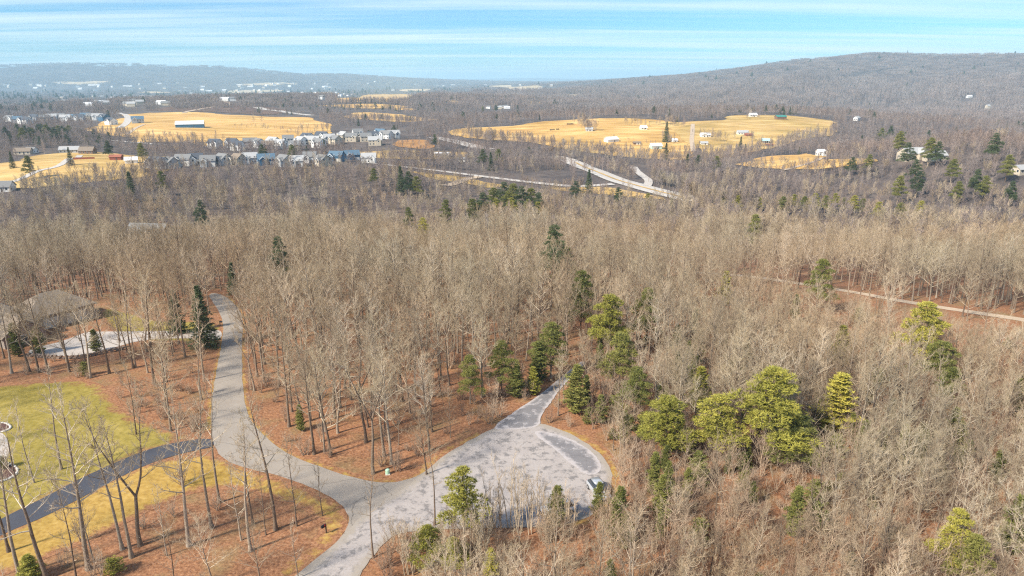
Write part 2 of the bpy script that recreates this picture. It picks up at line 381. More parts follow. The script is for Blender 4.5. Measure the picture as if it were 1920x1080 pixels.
LANE = px_poly([(915, 806), (975, 766), (1020, 735), (1044, 714), (1075, 690), (1092, 676), (1098, 684), (1060, 718), (1038, 748), (1014, 780), (1012, 802), (960, 806)])
PATCH = px_poly([(1000, 806), (1060, 818), (1110, 846), (1132, 878), (1108, 895), (1078, 878), (1040, 842), (1005, 818)])
DRIVE = px_poly([(-60, 1010), (0, 974), (80, 935), (160, 893), (240, 857), (300, 836), (360, 825), (398, 822), (404, 838), (360, 846), (300, 862), (240, 887), (160, 930), (80, 972), (0, 1003), (-60, 1045)], 2)
LAWN = px_poly([(-80, 722), (0, 720), (90, 712), (185, 712), (215, 745), (250, 775), (310, 798), (350, 812), (385, 822), (330, 832), (240, 868), (160, 905), (80, 948), (0, 990), (-80, 1030)], 2)
GOLDS = px_poly([(-80, 1040), (0, 1000), (80, 960), (160, 918), (240, 880), (320, 856), (400, 846), (430, 866), (520, 896), (590, 920), (640, 945), (657, 975), (640, 1015), (580, 1062), (530, 1100), (500, 1075), (560, 1040), (600, 1000), (590, 965), (520, 935), (440, 915), (360, 925), (280, 960), (220, 990), (160, 1020), (60, 1060), (-80, 1110)], 2)
CDRIVE = px_poly([(205, 622), (300, 621), (380, 620), (416, 618), (416, 637), (380, 636), (330, 634), (262, 638), (215, 652), (150, 668), (60, 668), (50, 655), (120, 640), (160, 622)], 2)
YARD = px_poly([(180, 575), (230, 580), (300, 605), (415, 600), (416, 645), (300, 640), (220, 640)], 2)
WHITEPATH = px_poly([(-80, 812), (0, 808), (14, 822), (20, 845), (8, 866), (-80, 880)], 2)
ENTRY = [ground(*p) for p in [(1290, 510), (1400, 518), (1520, 535), (1600, 548), (1700, 566), (1800, 582), (1920, 600), (2050, 620)]]
sheet('lawn', LAWN, M_LAWN, .03, 1.2, .25, 4.0)
sheet('lawn', GOLDS, M_GOLD, .034, 1.0, .25, 3.0)
sheet('lawn', YARD, M_LAWN, .03, 1.2, .3, 2.0)
sheet('road', ROAD, M_ASPH, .055, 1.6, .08)
sheet('pavement', GRAV, M_GRAV, .068, .9, .12, 2.2)
sheet('pavement', PATCH, M_PATCH, .078, .6, .1, 1.6)
sheet('path', LANE, M_PATCH, .074, .7, .1, 1.0)
sheet('driveway', DRIVE, M_DRIVE, .062, 1.4, .03)
sheet('driveway', CDRIVE, M_CONC, .05, 1.4, .04)
sheet('path', WHITEPATH, M_CONC, .05, 1.2, .02)
TRACK = ribbon_poly(spline(ENTRY), 3.4)
sheet('path', TRACK, M_DIRT, .06, 1.8, .15)
def verge(outline_px, w, mat, off):
    sheet('verge', ribbon_poly(spline([ground(*p) for p in outline_px], 5), w), mat, off, .45, .12, w * 1.1)
verge([(404, 560), (420, 590), (422, 612), (416, 650), (406, 700), (397, 760), (392, 810)], 2.4, M_GOLD, .036)
verge([(428, 556), (452, 582), (458, 604), (456, 650), (457, 730), (466, 772), (484, 807), (532, 846), (590, 869), (650, 890), (700, 902), (745, 903), (785, 889), (830, 850), (900, 812)], 1.7, M_GOLD, .036)
verge([(1010, 806), (1062, 808), (1114, 836), (1145, 868), (1153, 905), (1141, 944), (1112, 971), (1060, 988)], 2.4, M_GOLD, .036)

FIELDS = []
def field(pts, mat, off=.35, step=14, wig=2.0):
    poly = px_poly(pts, 1); poly = ragged(poly, max(3.0, min(step * .55, 20))); FIELDS.append(poly); return sheet('field', poly, mat, off, step, wig)
field([(138, 243), (200, 232), (260, 212), (330, 210), (450, 217), (560, 220), (606, 224), (622, 238), (600, 252), (540, 262), (470, 274), (400, 274), (300, 268), (215, 254)], M_FIELD)
field([(-40, 330), (30, 300), (90, 288), (170, 284), (240, 288), (330, 300), (360, 312), (300, 326), (200, 338), (120, 352), (-40, 356)], M_FIELDG, .3, 8, 1.5)
field([(642, 213), (720, 211), (818, 223), (790, 229), (700, 226), (660, 222)], M_FIELD)
field([(615, 186), (690, 176), (800, 179), (798, 187), (740, 192), (680, 192), (630, 193)], M_FIELD, .5, 22)
field([(600, 197), (700, 195), (770, 198), (740, 204), (640, 203)], M_FIELD, .5, 22)
field([(842, 245), (900, 238), (960, 237), (1040, 228), (1092, 222), (1200, 224), (1296, 236), (1300, 262), (1302, 302), (1240, 300), (1120, 290), (1010, 272), (900, 262)], M_FIELD)
field([(1190, 226), (1300, 232), (1420, 214), (1500, 219), (1578, 230), (1578, 242), (1510, 262), (1480, 272), (1400, 287), (1300, 302), (1296, 262)], M_FIELDG, .5)
field([(1385, 303), (1440, 294), (1500, 290), (1534, 288), (1545, 299), (1640, 299), (1655, 306), (1560, 316), (1480, 320), (1400, 313)], M_FIELD, .35, 8, 1)
field([(730, 276), (745, 266), (780, 261), (815, 266), (828, 276), (790, 280)], M_RED, .35, 8, 1)
field([(640, 285), (760, 283), (900, 288), (890, 298), (760, 300), (650, 294)], M_FIELDG, .3, 7, 1)
field([(905, 162), (960, 159), (1015, 163), (1000, 170), (940, 168)], M_PALE, .8, 70, 8)
field([(1032, 182), (1080, 177), (1118, 178), (1116, 185), (1060, 186)], M_PALE, .7, 45, 5)
field([(1205, 202), (1240, 196), (1268, 195), (1262, 199), (1225, 203)], M_PALE, .7, 30, 4)
field([(845, 191), (890, 191), (880, 197), (850, 197)], M_FIELD, .6, 30, 4)
field([(970, 192), (1060, 193), (1040, 199), (980, 198)], M_FIELDG, .6, 30, 4)
field([(400, 172), (540, 168), (520, 173), (420, 175)], M_PALE, .9, 80, 8)
field([(90, 153), (215, 150), (210, 155), (110, 157)], M_PALE, 1.0, 120, 10)
field([(430, 158), (560, 156), (540, 160), (450, 161)], M_PALE, 1.0, 120, 10)
field([(260, 207), (340, 196), (440, 192), (520, 200), (560, 215), (450, 214), (330, 208)], M_SCRUB, .45, 22, 5)
field([(755, 318), (830, 328), (900, 338), (980, 350), (900, 352), (800, 335)], M_FIELDG, .3, 6, .8)
field([(1010, 352), (1110, 350), (1180, 356), (1250, 374), (1190, 372), (1100, 362)], M_FIELDG, .3, 6, .8)
SCRUB_I = 18
for pts, mt in [([(330, 187), (375, 183), (425, 184), (380, 189)], M_FIELD), ([(150, 198), (195, 193), (235, 195), (190, 200)], M_SCRUB), ([(470, 190), (520, 186), (565, 188), (520, 192)], M_SCRUB), ([(700, 206), (760, 203), (800, 207), (750, 209)], M_FIELD), ([(820, 181), (860, 177), (905, 179), (860, 183)], M_PALE),
                ([(1000, 176), (1040, 172), (1075, 174), (1040, 178)], M_PALE), ([(1120, 192), (1150, 189), (1190, 191), (1150, 195)], M_FIELD), ([(730, 170), (775, 166), (825, 168), (780, 172)], M_PALE), ([(250, 174), (290, 171), (335, 173), (290, 176)], M_PALE), ([(40, 187), (85, 183), (125, 185), (85, 189)], M_SCRUB), ([(1290, 208), (1320, 204), (1350, 206), (1320, 210)], M_FIELD), ([(880, 214), (930, 211), (980, 213), (930, 217)], M_SCRUB), ([(560, 176), (600, 173), (640, 175), (600, 178)], M_FIELD), ([(420, 182), (450, 179), (480, 181), (450, 184)], M_PALE)]:
    field(pts, mt, .7, 34, 5)
ROADS_FAR = []
def far_road(pts, width, mat, off=.5, name='road'):
    c = spline([ground(*p) for p in pts], 6); poly = ribbon_poly(c, width); ROADS_FAR.append((c, width)); return sheet(name, poly, mat, off, max(width * .6, 4), .1)
far_road([(1030, 294), (1065, 301), (1108, 319), (1150, 336), (1190, 348), (1230, 359), (1280, 371), (1305, 377)], 16, M_HWY, .55)
far_road([(1213, 350), (1216, 340), (1204, 330), (1194, 322), (1188, 314)], 6, M_HWY, .60)
far_road([(1150, 346), (1080, 350), (1000, 343), (900, 331), (830, 322), (760, 314), (690, 306)], 6, M_HWY, .45)
far_road([(900, 332), (870, 338), (850, 346), (830, 349)], 6, M_DIRT, .5, 'path')
far_road([(812, 258), (845, 264), (893, 276), (920, 281)], 16, M_HWY)
far_road([(480, 201), (510, 207), (545, 212), (585, 217)], 20, M_HWY, .7)
far_road([(195, 261), (240, 267), (330, 274), (400, 276), (460, 276)], 7, M_HWY, .6)
far_road([(345, 212), (360, 208), (400, 201), (425, 198), (428, 193), (418, 190)], 9, M_DIRT, .8, 'path')
far_road([(225, 240), (240, 226), (236, 216), (222, 212)], 10, M_HWY, .6)
far_road([(1299, 233), (1298, 250), (1297, 265), (1300, 285)], 5, M_DIRT, .7, 'path')
far_road([(1470, 320), (1500, 312), (1530, 303), (1540, 297)], 4, M_DIRT, .6, 'path')
far_road([(-30, 352), (30, 340), (70, 322), (120, 306), (150, 292)], 5, M_HWY, .5)
far_road([(240, 252), (256, 240), (270, 234)], 5, M_DIRT, .6, 'path')
def stripe(pts, off, w, mat, name='lane_line'):
    c = spline([ground(*p) for p in pts], 6)
    q = []
    for i, p in enumerate(c):
        a = c[max(i - 1, 0)]; b = c[min(i + 1, len(c) - 1)]; d = Vector((b[0] - a[0], b[1] - a[1])).normalized(); q.append((p[0] - d.y * off, p[1] + d.x * off))
    sheet(name, ribbon_poly(q, w), mat, .75, 3.0)
HW = [(1080, 306), (1108, 319), (1150, 336), (1190, 348), (1230, 359), (1280, 371)]
stripe(HW, 7.0, .5, M_PAINT); stripe(HW, -7.0, .5, M_PAINT); stripe(HW, 0, 2.0, M_FIELDG, 'verge')

# ------------------------------------------------------------------ trees: how they grow
UP = Vector((0, 0, 1))
class Wood:
    """collects tapered stems and thin twigs, then makes one mesh of them"""
    def __init__(s): s.v = []; s.f = []; s.tw = []
    def tube(s, pts, rad, n):
        b = len(s.v)
        d = (pts[1] - pts[0]).normalized(); a = d.orthogonal().normalized()
        for i, p in enumerate(pts):
            d = (pts[min(i + 1, len(pts) - 1)] - pts[max(i - 1, 0)])
            d = d.normalized() if d.length > 1e-6 else UP
            a = (a - d * a.dot(d)).normalized(); c = d.cross(a)
            if i == len(pts) - 1 and rad[i] < 1e-4:
                s.v.append(p)
            else:
                for k in range(n):
                    w = 2 * math.pi * k / n; s.v.append(p + (a * math.cos(w) + c * math.sin(w)) * rad[i])
        m = len(pts) - 1
        for i in range(m):
            last = i == m - 1 and rad[m] < 1e-4
            for k in range(n):
                k2 = (k + 1) % n
                if last: s.f.append((b + i * n + k, b + i * n + k2, b + m * n))
                else: s.f.append((b + i * n + k, b + i * n + k2, b + (i + 1) * n + k2, b + (i + 1) * n + k))
    def twig(s, a, b, r): s.tw.append((a.x, a.y, a.z, b.x, b.y, b.z, r))
    def mesh(s, name, mats=None, twig_slot=0):
        V = np.array([tuple(p) for p in s.v]).reshape(-1, 3) if s.v else np.zeros((0, 3))
        F = list(s.f); nf = len(F)
        if s.tw:
            T = np.array(s.tw); p0, p1, r = T[:, :3], T[:, 3:6], T[:, 6:7]
            d = p1 - p0; d /= np.linalg.norm(d, axis=1, keepdims=True) + 1e-9
            ref = np.where(np.abs(d[:, 2:3]) > .8, [[1., 0, 0]], [[0, 0, 1.]]); a = np.cross(d, ref); a /= np.linalg.norm(a, axis=1, keepdims=True) + 1e-9; c = np.cross(d, a)
            q = [p0 + r * (a * math.cos(w) + c * math.sin(w)) for w in (0, 2.094, 4.189)]
            b = len(V); n = len(T); V = np.concatenate([V, np.stack(q + [p1], 1).reshape(-1, 3)])
            i = b + 4 * np.arange(n)
            F += np.stack([i, i + 1, i + 3], 1).tolist() + np.stack([i + 1, i + 2, i + 3], 1).tolist() + np.stack([i + 2, i, i + 3], 1).tolist()
        me = pydata(name, V.tolist(), F)
        for m in mats or []: me.materials.append(m)
        if twig_slot: me.polygons.foreach_set('material_index', [0] * nf + [twig_slot] * (len(F) - nf))
        sm = np.zeros(len(F), bool); sm[:nf] = True; me.polygons.foreach_set('use_smooth', sm); me.update()
        return me
def turn(d, ang, rnd):
    a = d.orthogonal().normalized(); a = Matrix.Rotation(rnd.uniform(0, 6.2832), 3, d) @ a
    return (d * math.cos(ang) + a * math.sin(ang)).normalized()
def branch(w, p, d, L, r, lev, rnd, cfg):
    last = lev >= cfg['levels']
    if last:
        m = p + d * (L * .55); e = m + (d + UP * .15 + Vector((rnd.uniform(-.3, .3), rnd.uniform(-.3, .3), rnd.uniform(-.2, .3)))).normalized() * (L * .45)
        w.twig(p, m + (m - p) * .05, r); w.twig(m, e, r * .62); return
    n = (6, 5, 4)[min(lev - 1, 2)]; pts = [p]; dirs = [d]
    for i in range(n):
        j = cfg['wob'] * (1 + .3 * lev)
        d = (d + UP * cfg['lift'] + Vector((rnd.gauss(0, j), rnd.gauss(0, j), rnd.gauss(0, j * .7)))).normalized()
        p = p + d * (L / n); pts.append(p); dirs.append(d)
    rad = [max(r * (1 - i / n) ** .8, 0) for i in range(n + 1)]; rad[-1] = 0
    if lev <= 2: w.tube(pts, rad, 5 if lev == 1 else 4)
    else:
        for i in range(n): w.twig(pts[i], pts[i + 1] + (pts[i + 1] - pts[i]) * .12, rad[i])
    k = cfg['kids'][lev - 1]
    for c in range(k):
        t = (.16 if lev == 1 else .12) + (.82 if lev == 1 else .86) * (c + rnd.random()) / k
        i = min(int(t * n), n - 1); q = pts[i].lerp(pts[i + 1], t * n - i)
        cd_ = turn(dirs[i + 1], rnd.uniform(.45, 1.05), rnd); cd_ = (cd_ + UP * .18).normalized()
        branch(w, q, cd_, L * rnd.uniform(.34, .58) * (1.12 - .62 * t), max(rad[i] * rnd.uniform(.45, .65), cfg['tr'] * (1.5 if lev < cfg['levels'] - 1 else 1)), lev + 1, rnd, cfg)
    branch(w, pts[-2], dirs[-1], L / n * 1.3, cfg['tr'], cfg['levels'], rnd, cfg)
def bare_tree(seed, H, start=.45, spread=4.2, limbs=14, fork=0, lean=.03, kids=(7, 6, 4), levels=4, tr=.013, r0=None, lift=.10, wob=.13, sides=9):
    rnd = random.Random(seed); cfg = dict(kids=kids, levels=levels, tr=tr, lift=lift, wob=wob)
    T = Wood(); K = Wood(); r0 = r0 or H * .0125
    la = rnd.uniform(0, 6.28); d = Vector((math.cos(la) * lean, math.sin(la) * lean, 1)).normalized()
    hf = H * (rnd.uniform(.28, .45) if fork else 1.0); n = 12; p = Vector((0, 0, -.6)); pts = [p]; top = (hf if fork else H * .96) + .6
    for i in range(n):
        d = (d + Vector((rnd.gauss(0, .028), rnd.gauss(0, .028), .02))).normalized(); p = p + d * (top / n); pts.append(p)
    def rr(z): return r0 * max(1 - .86 * (max(z, 0) / (H * .96)) ** .9, .05) * (1 + .9 * math.exp(-max(z + .5, 0) / .55))
    rad = [rr(q.z) for q in pts]
    if not fork: rad[-1] = 0
    T.tube(pts, rad, sides); axes = [(pts, rad, start)]
    if fork:
        for k in range(fork):
            az = la + 6.2832 * k / fork + rnd.uniform(-.4, .4); d2 = Vector((math.cos(az) * .42, math.sin(az) * .42, 1)).normalized(); q = pts[-1] - d * .1; P2 = [q]; m = 9; L2 = (H - hf) * rnd.uniform(.86, 1.02)
            for i in range(m):
                d2 = (d2 + UP * .05 + Vector((rnd.gauss(0, .06), rnd.gauss(0, .06), 0))).normalized(); q = q + d2 * (L2 / m); P2.append(q)
            R2 = [rad[-1] * .82 * (1 - i / m) ** .85 for i in range(m + 1)]; R2[-1] = 0
            T.tube(P2, R2, 7); axes.append((P2, R2, .12))
        axes = axes[1:]
    per = max(3, limbs // len(axes)); az = rnd.uniform(0, 6.28)
    for P2, R2, st in axes:
        m = len(P2) - 1
        for k in range(per):
            t = st + (1 - st) * ((k + rnd.uniform(.1, .9)) / per) ** .9; t = min(t, .985); i = min(int(t * m), m - 1); q = P2[i].lerp(P2[i + 1], t * m - i)
            az += 2.4 + rnd.uniform(-.5, .5); u = (t - st) / (1 - st)
            ang = math.radians(68 - 40 * u + rnd.uniform(-10, 10))
            dd = Vector((math.cos(az) * math.sin(ang), math.sin(az) * math.sin(ang), math.cos(ang)))
            L = spread * rnd.uniform(.7, 1.15) * (1.0 - .55 * u) * (1 if not fork else .85)
            branch(K, q, dd, L, max(R2[i] * .5, tr * 2.4), 1, rnd, cfg)
    return T, K
def bare_shrub(seed, H, stems, spread, tr=.014, kids=(6, 5), r0=.045):
    rnd = random.Random(seed); K = Wood(); cfg = dict(kids=kids + (3,), levels=3, tr=tr, lift=.10, wob=.12)
    for k in range(stems):
        az = rnd.uniform(0, 6.28); a = rnd.uniform(.05, spread); d = Vector((math.cos(az) * math.sin(a), math.sin(az) * math.sin(a), math.cos(a)))
        branch(K, Vector((rnd.uniform(-.25, .25), rnd.uniform(-.25, .25), -.2)), d, H * rnd.uniform(.65, 1.05), r0, 1, rnd, cfg)
    return K
class Needles:
    def __init__(s, seed): s.v = []; s.r = random.Random(seed)
    def tuft(s, p, d, n, L, wd, flat=.35):
        r = s.r
        for _ in range(n):
            a = Vector((r.gauss(0, 1), r.gauss(0, 1), r.gauss(0, flat))) + d * .9
            if a.length < 1e-3: continue
            a.normalize(); b = a.orthogonal().normalized(); b = (b * math.cos(r.random() * 6.28) + a.cross(b) * math.sin(r.random() * 6.28)) * wd * .5
            e = p + a * L * r.uniform(.6, 1.2); o = p + a * (-.12 * L)
            s.v += [o - b, o + b, e]
    def mesh(s, name, mat):
        n = len(s.v) // 3; me = pydata(name, [tuple(q) for q in s.v], [(3 * i, 3 * i + 1, 3 * i + 2) for i in range(n)]); me.materials.append(mat); return me
def pad_pine(seed, H, lobes):
    """irregular pine: flattened cloud-like pads of needles at the ends of its limbs"""
    rnd = random.Random(seed); T = Wood(); Nd = Needles(seed)
    pts = [Vector((rnd.gauss(0, .06) * i * .3, rnd.gauss(0, .06) * i * .3, -.5 + (H * .96 + .4) * i / 8)) for i in range(9)]
    T.tube(pts, [H * .015 * (1 - i / 8) + .015 for i in range(9)], 7); az = rnd.uniform(0, 6)
    for k in range(lobes):
        u = ((k + rnd.random() * .8) / lobes); z = H * (.30 + .68 * u); az += 2.4 + rnd.uniform(-.6, .6)
        off = H * .27 * (max(1 - u, 0) ** .6) * rnd.uniform(.35, 1.1) if k < lobes - 1 else 0
        c = Vector((math.cos(az) * off, math.sin(az) * off, z)); R = H * rnd.uniform(.085, .15) * (1.1 - .45 * u); V = R * rnd.uniform(.34, .6)
        i = min(int(max(z - off * .5, 0) / H * 8), 7); q = pts[i]; T.tube([q, q.lerp(c, .6) + UP * .1, c], [.07, .045, .02], 4)
        n = int(26 + 95 * (R / 1.4) ** 2)
        for _ in range(n):
            a = rnd.uniform(0, 6.28); e = rnd.uniform(-.35, 1); s_ = rnd.uniform(.55, 1.05); h = math.sqrt(max(1 - e * e, 0)) * s_
            o = c + Vector((math.cos(a) * h * R, math.sin(a) * h * R, e * V * s_)); d = Vector((math.cos(a) * h, math.sin(a) * h, .5 + .6 * e))
            Nd.tuft(o, d, 7, .40, .095, .6)
    return T, Nd
def conifer(seed, H, style):
    if style == 'pine': return pad_pine(seed, H, 22)
    rnd = random.Random(seed); T = Wood(); Nd = Needles(seed)
    pts = [Vector((rnd.gauss(0, .05) * i * .3, rnd.gauss(0, .05) * i * .3, -.5 + (H + .4) * i / 8)) for i in range(9)]
    rad = [H * .014 * (1 - i / 8) + .012 for i in range(9)]; T.tube(pts, rad, 8)
    if style == 'pine': st, gap, wid, per = .14, .78, .29, 6
    elif style == 'spruce': st, gap, wid, per = .05, .55, .22, 7
    elif style == 'cedar': st, gap, wid, per = .03, .5, .24, 6
    else: st, gap, wid, per = .05, .6, .5, 6
    z = H * st; az = 0.0
    while z < H * .985:
        u = (z - H * st) / (H * (1 - st)); i = min(int((z + .5) / (H + .4) * 8), 7); ax = pts[i].lerp(pts[i + 1], min(max((z - pts[i].z) / (pts[i + 1].z - pts[i].z), 0), 1))
        whl = rnd.uniform(.55, 1.15)
        for k in range(per):
            az += 2.4 + rnd.uniform(-.35, .35)
            if style == 'pine':
                if rnd.random() < .14: continue
                L = H * wid * (max(1.02 - u, .02) ** .42) * whl * rnd.uniform(.6, 1.2) * (.6 + .4 * min(u * 3, 1)); el = .10 + .55 * u
            elif style == 'spruce': L = H * wid * (1 - u) ** .9 * rnd.uniform(.8, 1.1) + .15; el = -.22 + .7 * u * u
            elif style == 'cedar': L = H * .27 * (1 - u) ** .7 * (.6 + .4 * min(u * 6, 1)) * whl ** .5 * rnd.uniform(.6, 1.15) + .12; el = .45
            else: L = H * wid * math.sqrt(max(1 - u * u, .03)) * rnd.uniform(.7, 1.1); el = .35 + .5 * u
            d = Vector((math.cos(az) * math.cos(el), math.sin(az) * math.cos(el), math.sin(el))); p = ax; n = 4; q = [p]
            for j in range(n):
                d = (d + UP * (.07 if style == 'pine' else .04) + Vector((rnd.gauss(0, .09), rnd.gauss(0, .09), rnd.gauss(0, .05)))).normalized(); p = p + d * (L / n); q.append(p)
            T.tube(q, [.035 * (1 - j / n) * max(L, .6) * .5 + .006 for j in range(n + 1)], 3)
            side = Vector((-d.y, d.x, 0)).normalized()
            m = max(3, int(L / .33))
            for j in range(m):
                t = (.25 if style == 'pine' else .12) + (.75 if style == 'pine' else .88) * (j + rnd.random()) / m; jj = min(int(t * n), n - 1); c = q[jj].lerp(q[jj + 1], t * n - jj)
                wsp = (.55 if style == 'pine' else .38) * L * (1.15 - t) * .6 + .12
                for sgn in (-1, 0, 1):
                    o = c + side * sgn * wsp * rnd.uniform(.4, 1.0) + UP * rnd.uniform(-.08, .12) + d * rnd.uniform(-.1, .15)
                    Nd.tuft(o, (d * .5 + side * sgn * .6 + UP * (.35 if style != 'spruce' else -.05)), 7 if style != 'bush' else 5, .46 if style == 'pine' else .36, .115, .4)
        z += gap * rnd.uniform(.75, 1.25) * (.7 + .3 * (1 - u))
    Nd.tuft(pts[-1], UP, 14, .45, .07, .5)
    return T, Nd
# prototypes -------------------------------------------------------
HI = [('tall straight', dict(H=21, start=.38, spread=6.2, limbs=21)), ('twin-stemmed', dict(H=20, start=.4, spread=5.6, limbs=20, fork=2)),
      ('wide-crowned', dict(H=18, start=.28, spread=8.0, limbs=20, lift=.06)), ('slender', dict(H=19, start=.45, spread=4.2, limbs=17, kids=(6, 5, 4))),
      ('triple-stemmed', dict(H=19, start=.35, spread=5.6, limbs=21, fork=3)), ('leaning', dict(H=18, start=.4, spread=5.8, limbs=18, lean=.16)),
      ('round-headed', dict(H=16, start=.28, spread=7.0, limbs=22, lift=.09)), ('open-branched', dict(H=20, start=.34, spread=6.8, limbs=15, kids=(6, 5, 5), wob=.18)),
      ('sparse thin', dict(H=20, start=.45, spread=4.2, limbs=12, kids=(5, 4, 3), r0=.20)), ('small young', dict(H=9.5, start=.22, spread=2.4, limbs=15, kids=(5, 5, 3), r0=.085, tr=.009))]
PROTO = []                                           # (word, trunk mesh, crown mesh, joined mesh)
def join_meshes(name, a, b):
    bmx = bmesh.new(); bmx.from_mesh(a); bmx.from_mesh(b); n = len(a.polygons); off = len(a.materials)
    bmx.faces.ensure_lookup_table()
    for f in bmx.faces[n:]: f.material_index += off
    me = bpy.data.meshes.new(name); bmx.to_mesh(me); bmx.free()
    for q in (a, b):
        for m in q.materials: me.materials.append(m)
    return me
for i, (word, kw) in enumerate(HI):
    T, K = bare_tree(100 + i, **kw)
    tm = T.mesh('trunk', [M_BARK]); km = K.mesh('crown', [M_LIMB, M_TWIG], 1)
    PROTO.append((word, tm, km, join_meshes('bare_tree_form', tm, km)))
MIDP = []
for i in range(5):
    T, K = bare_tree(300 + i, 18 + i % 3, start=.22, spread=6.6, limbs=20, fork=(0, 2, 0, 3, 0)[i], kids=(9, 7), levels=3, tr=.032, sides=5, r0=.17)
    MIDP.append(join_meshes('bare_tree_form', T.mesh('t', [M_FARW if i > 1 else M_BARK]), K.mesh('k', [M_FARW, M_FARW] if i > 1 else [M_LIMB, M_TWIG], 1)))
def stem_clump(seed, H, stems):
    rnd = random.Random(seed); T = Wood(); K = Wood(); cfg = dict(kids=(5, 4, 3), levels=3, tr=.011, lift=.16, wob=.10)
    for k in range(stems):
        az = 6.2832 * k / stems + rnd.uniform(-.4, .4); d = Vector((math.cos(az) * .10, math.sin(az) * .10, 1)).normalized(); q = Vector((math.cos(az) * rnd.uniform(.1, 1.1), math.sin(az) * rnd.uniform(.1, 1.1), -.4)); P = [q]; m = 8; L = H * rnd.uniform(.7, 1.0)
        for i in range(m):
            d = (d + UP * .03 + Vector((rnd.gauss(0, .05), rnd.gauss(0, .05), 0))).normalized(); q = q + d * (L / m); P.append(q)
        R = [.085 * (1 - i / m) ** .8 for i in range(m + 1)]; R[-1] = 0; T.tube(P, R, 5)
        for j in range(10):
            t = rnd.uniform(.25, .97); i = min(int(t * m), m - 1); p = P[i].lerp(P[i + 1], t * m - i); a = rnd.uniform(0, 6.28); e = rnd.uniform(.35, .75)
            branch(K, p, Vector((math.cos(a) * math.sin(e), math.sin(a) * math.sin(e), math.cos(e))), L * rnd.uniform(.14, .3) * (1.2 - t * .6), .03, 1, rnd, cfg)
    return T, K
for i, (h, n) in enumerate(((11, 7), (8.5, 9))):
    T, K = stem_clump(350 + i, h, n); tm = T.mesh('trunk', [M_LIMB]); km = K.mesh('crown', [M_LIMB, M_TWIG], 1); PROTO.append(('many-stemmed', tm, km, join_meshes('bare_tree_form', tm, km)))
NP = len(PROTO)
def far_clump(seed, n, R, H, tw):
    rnd = random.Random(seed); K = Wood()
    for _ in range(n):
        a, q = rnd.uniform(0, 6.28), R * math.sqrt(rnd.random()); b = Vector((math.cos(a) * q, math.sin(a) * q, -1.5)); h = H * rnd.uniform(.7, 1.1); top = b + Vector((rnd.gauss(0, .5), rnd.gauss(0, .5), h + 1.5))
        K.twig(b, top, .28)
        for k in range(26):
            t = rnd.uniform(.3, 1); o = b.lerp(top, t); aa = rnd.uniform(0, 6.28); ln = rnd.uniform(1.6, 4.0) * (1.25 - t * .6)
            K.twig(o, o + Vector((math.cos(aa) * ln * .75, math.sin(aa) * ln * .75, ln * rnd.uniform(.5, 1.0))), tw)
    return K.mesh('distant_trees_form', [M_FARW])
CLUMP = [far_clump(400 + i, 14, 11, 13, .13) for i in range(3)] + [far_clump(410 + i, 60, 42, 13, .30) for i in range(2)]
SHRUB = [bare_shrub(500 + i, (3.2, 4.6, 2.2, 6.5)[i], (9, 7, 10, 6)[i], (.6, .45, .8, .35)[i], kids=((6, 5), (6, 5), (5, 4), (7, 5))[i]).mesh('brush_form', [M_BRUSH, M_BRUSH], 1) for i in range(4)]
CON = {}
def con_proto(key, seed, H, style, mat):
    T, Nd = conifer(seed, H, style); tm = T.mesh('trunk', [M_BARK]); CON[key] = (H, tm, Nd.mesh('crown', mat), style); return CON[key]
for k in range(3):
    con_proto('pine_y%d' % k, 600 + k, 13, 'pine', M_PINE); con_proto('pine_g%d' % k, 610 + k, 14, 'pine', M_PINEG)
for k in range(2):
    con_proto('cedar_y%d' % k, 620 + k, 8, 'cedar', M_PINE); con_proto('cedar_g%d' % k, 630 + k, 9, 'cedar', M_PINEG)
con_proto('spruce', 640, 14, 'spruce', M_SPRUCE); con_proto('spruce2', 641, 12, 'spruce', M_SPRUCE)
con_proto('bush_y', 650, 5, 'bush', M_PINE); con_proto('bush_g', 651, 4.5, 'bush', M_PINEG)
con_proto('darkpine', 660, 15, 'pine', M_SPRUCE)
CONJ = {k: join_meshes('evergreen_form', v[1], v[2]) for k, v in CON.items() if k in ('spruce2', 'darkpine', 'bush_g', 'bush_y', 'cedar_g0')}

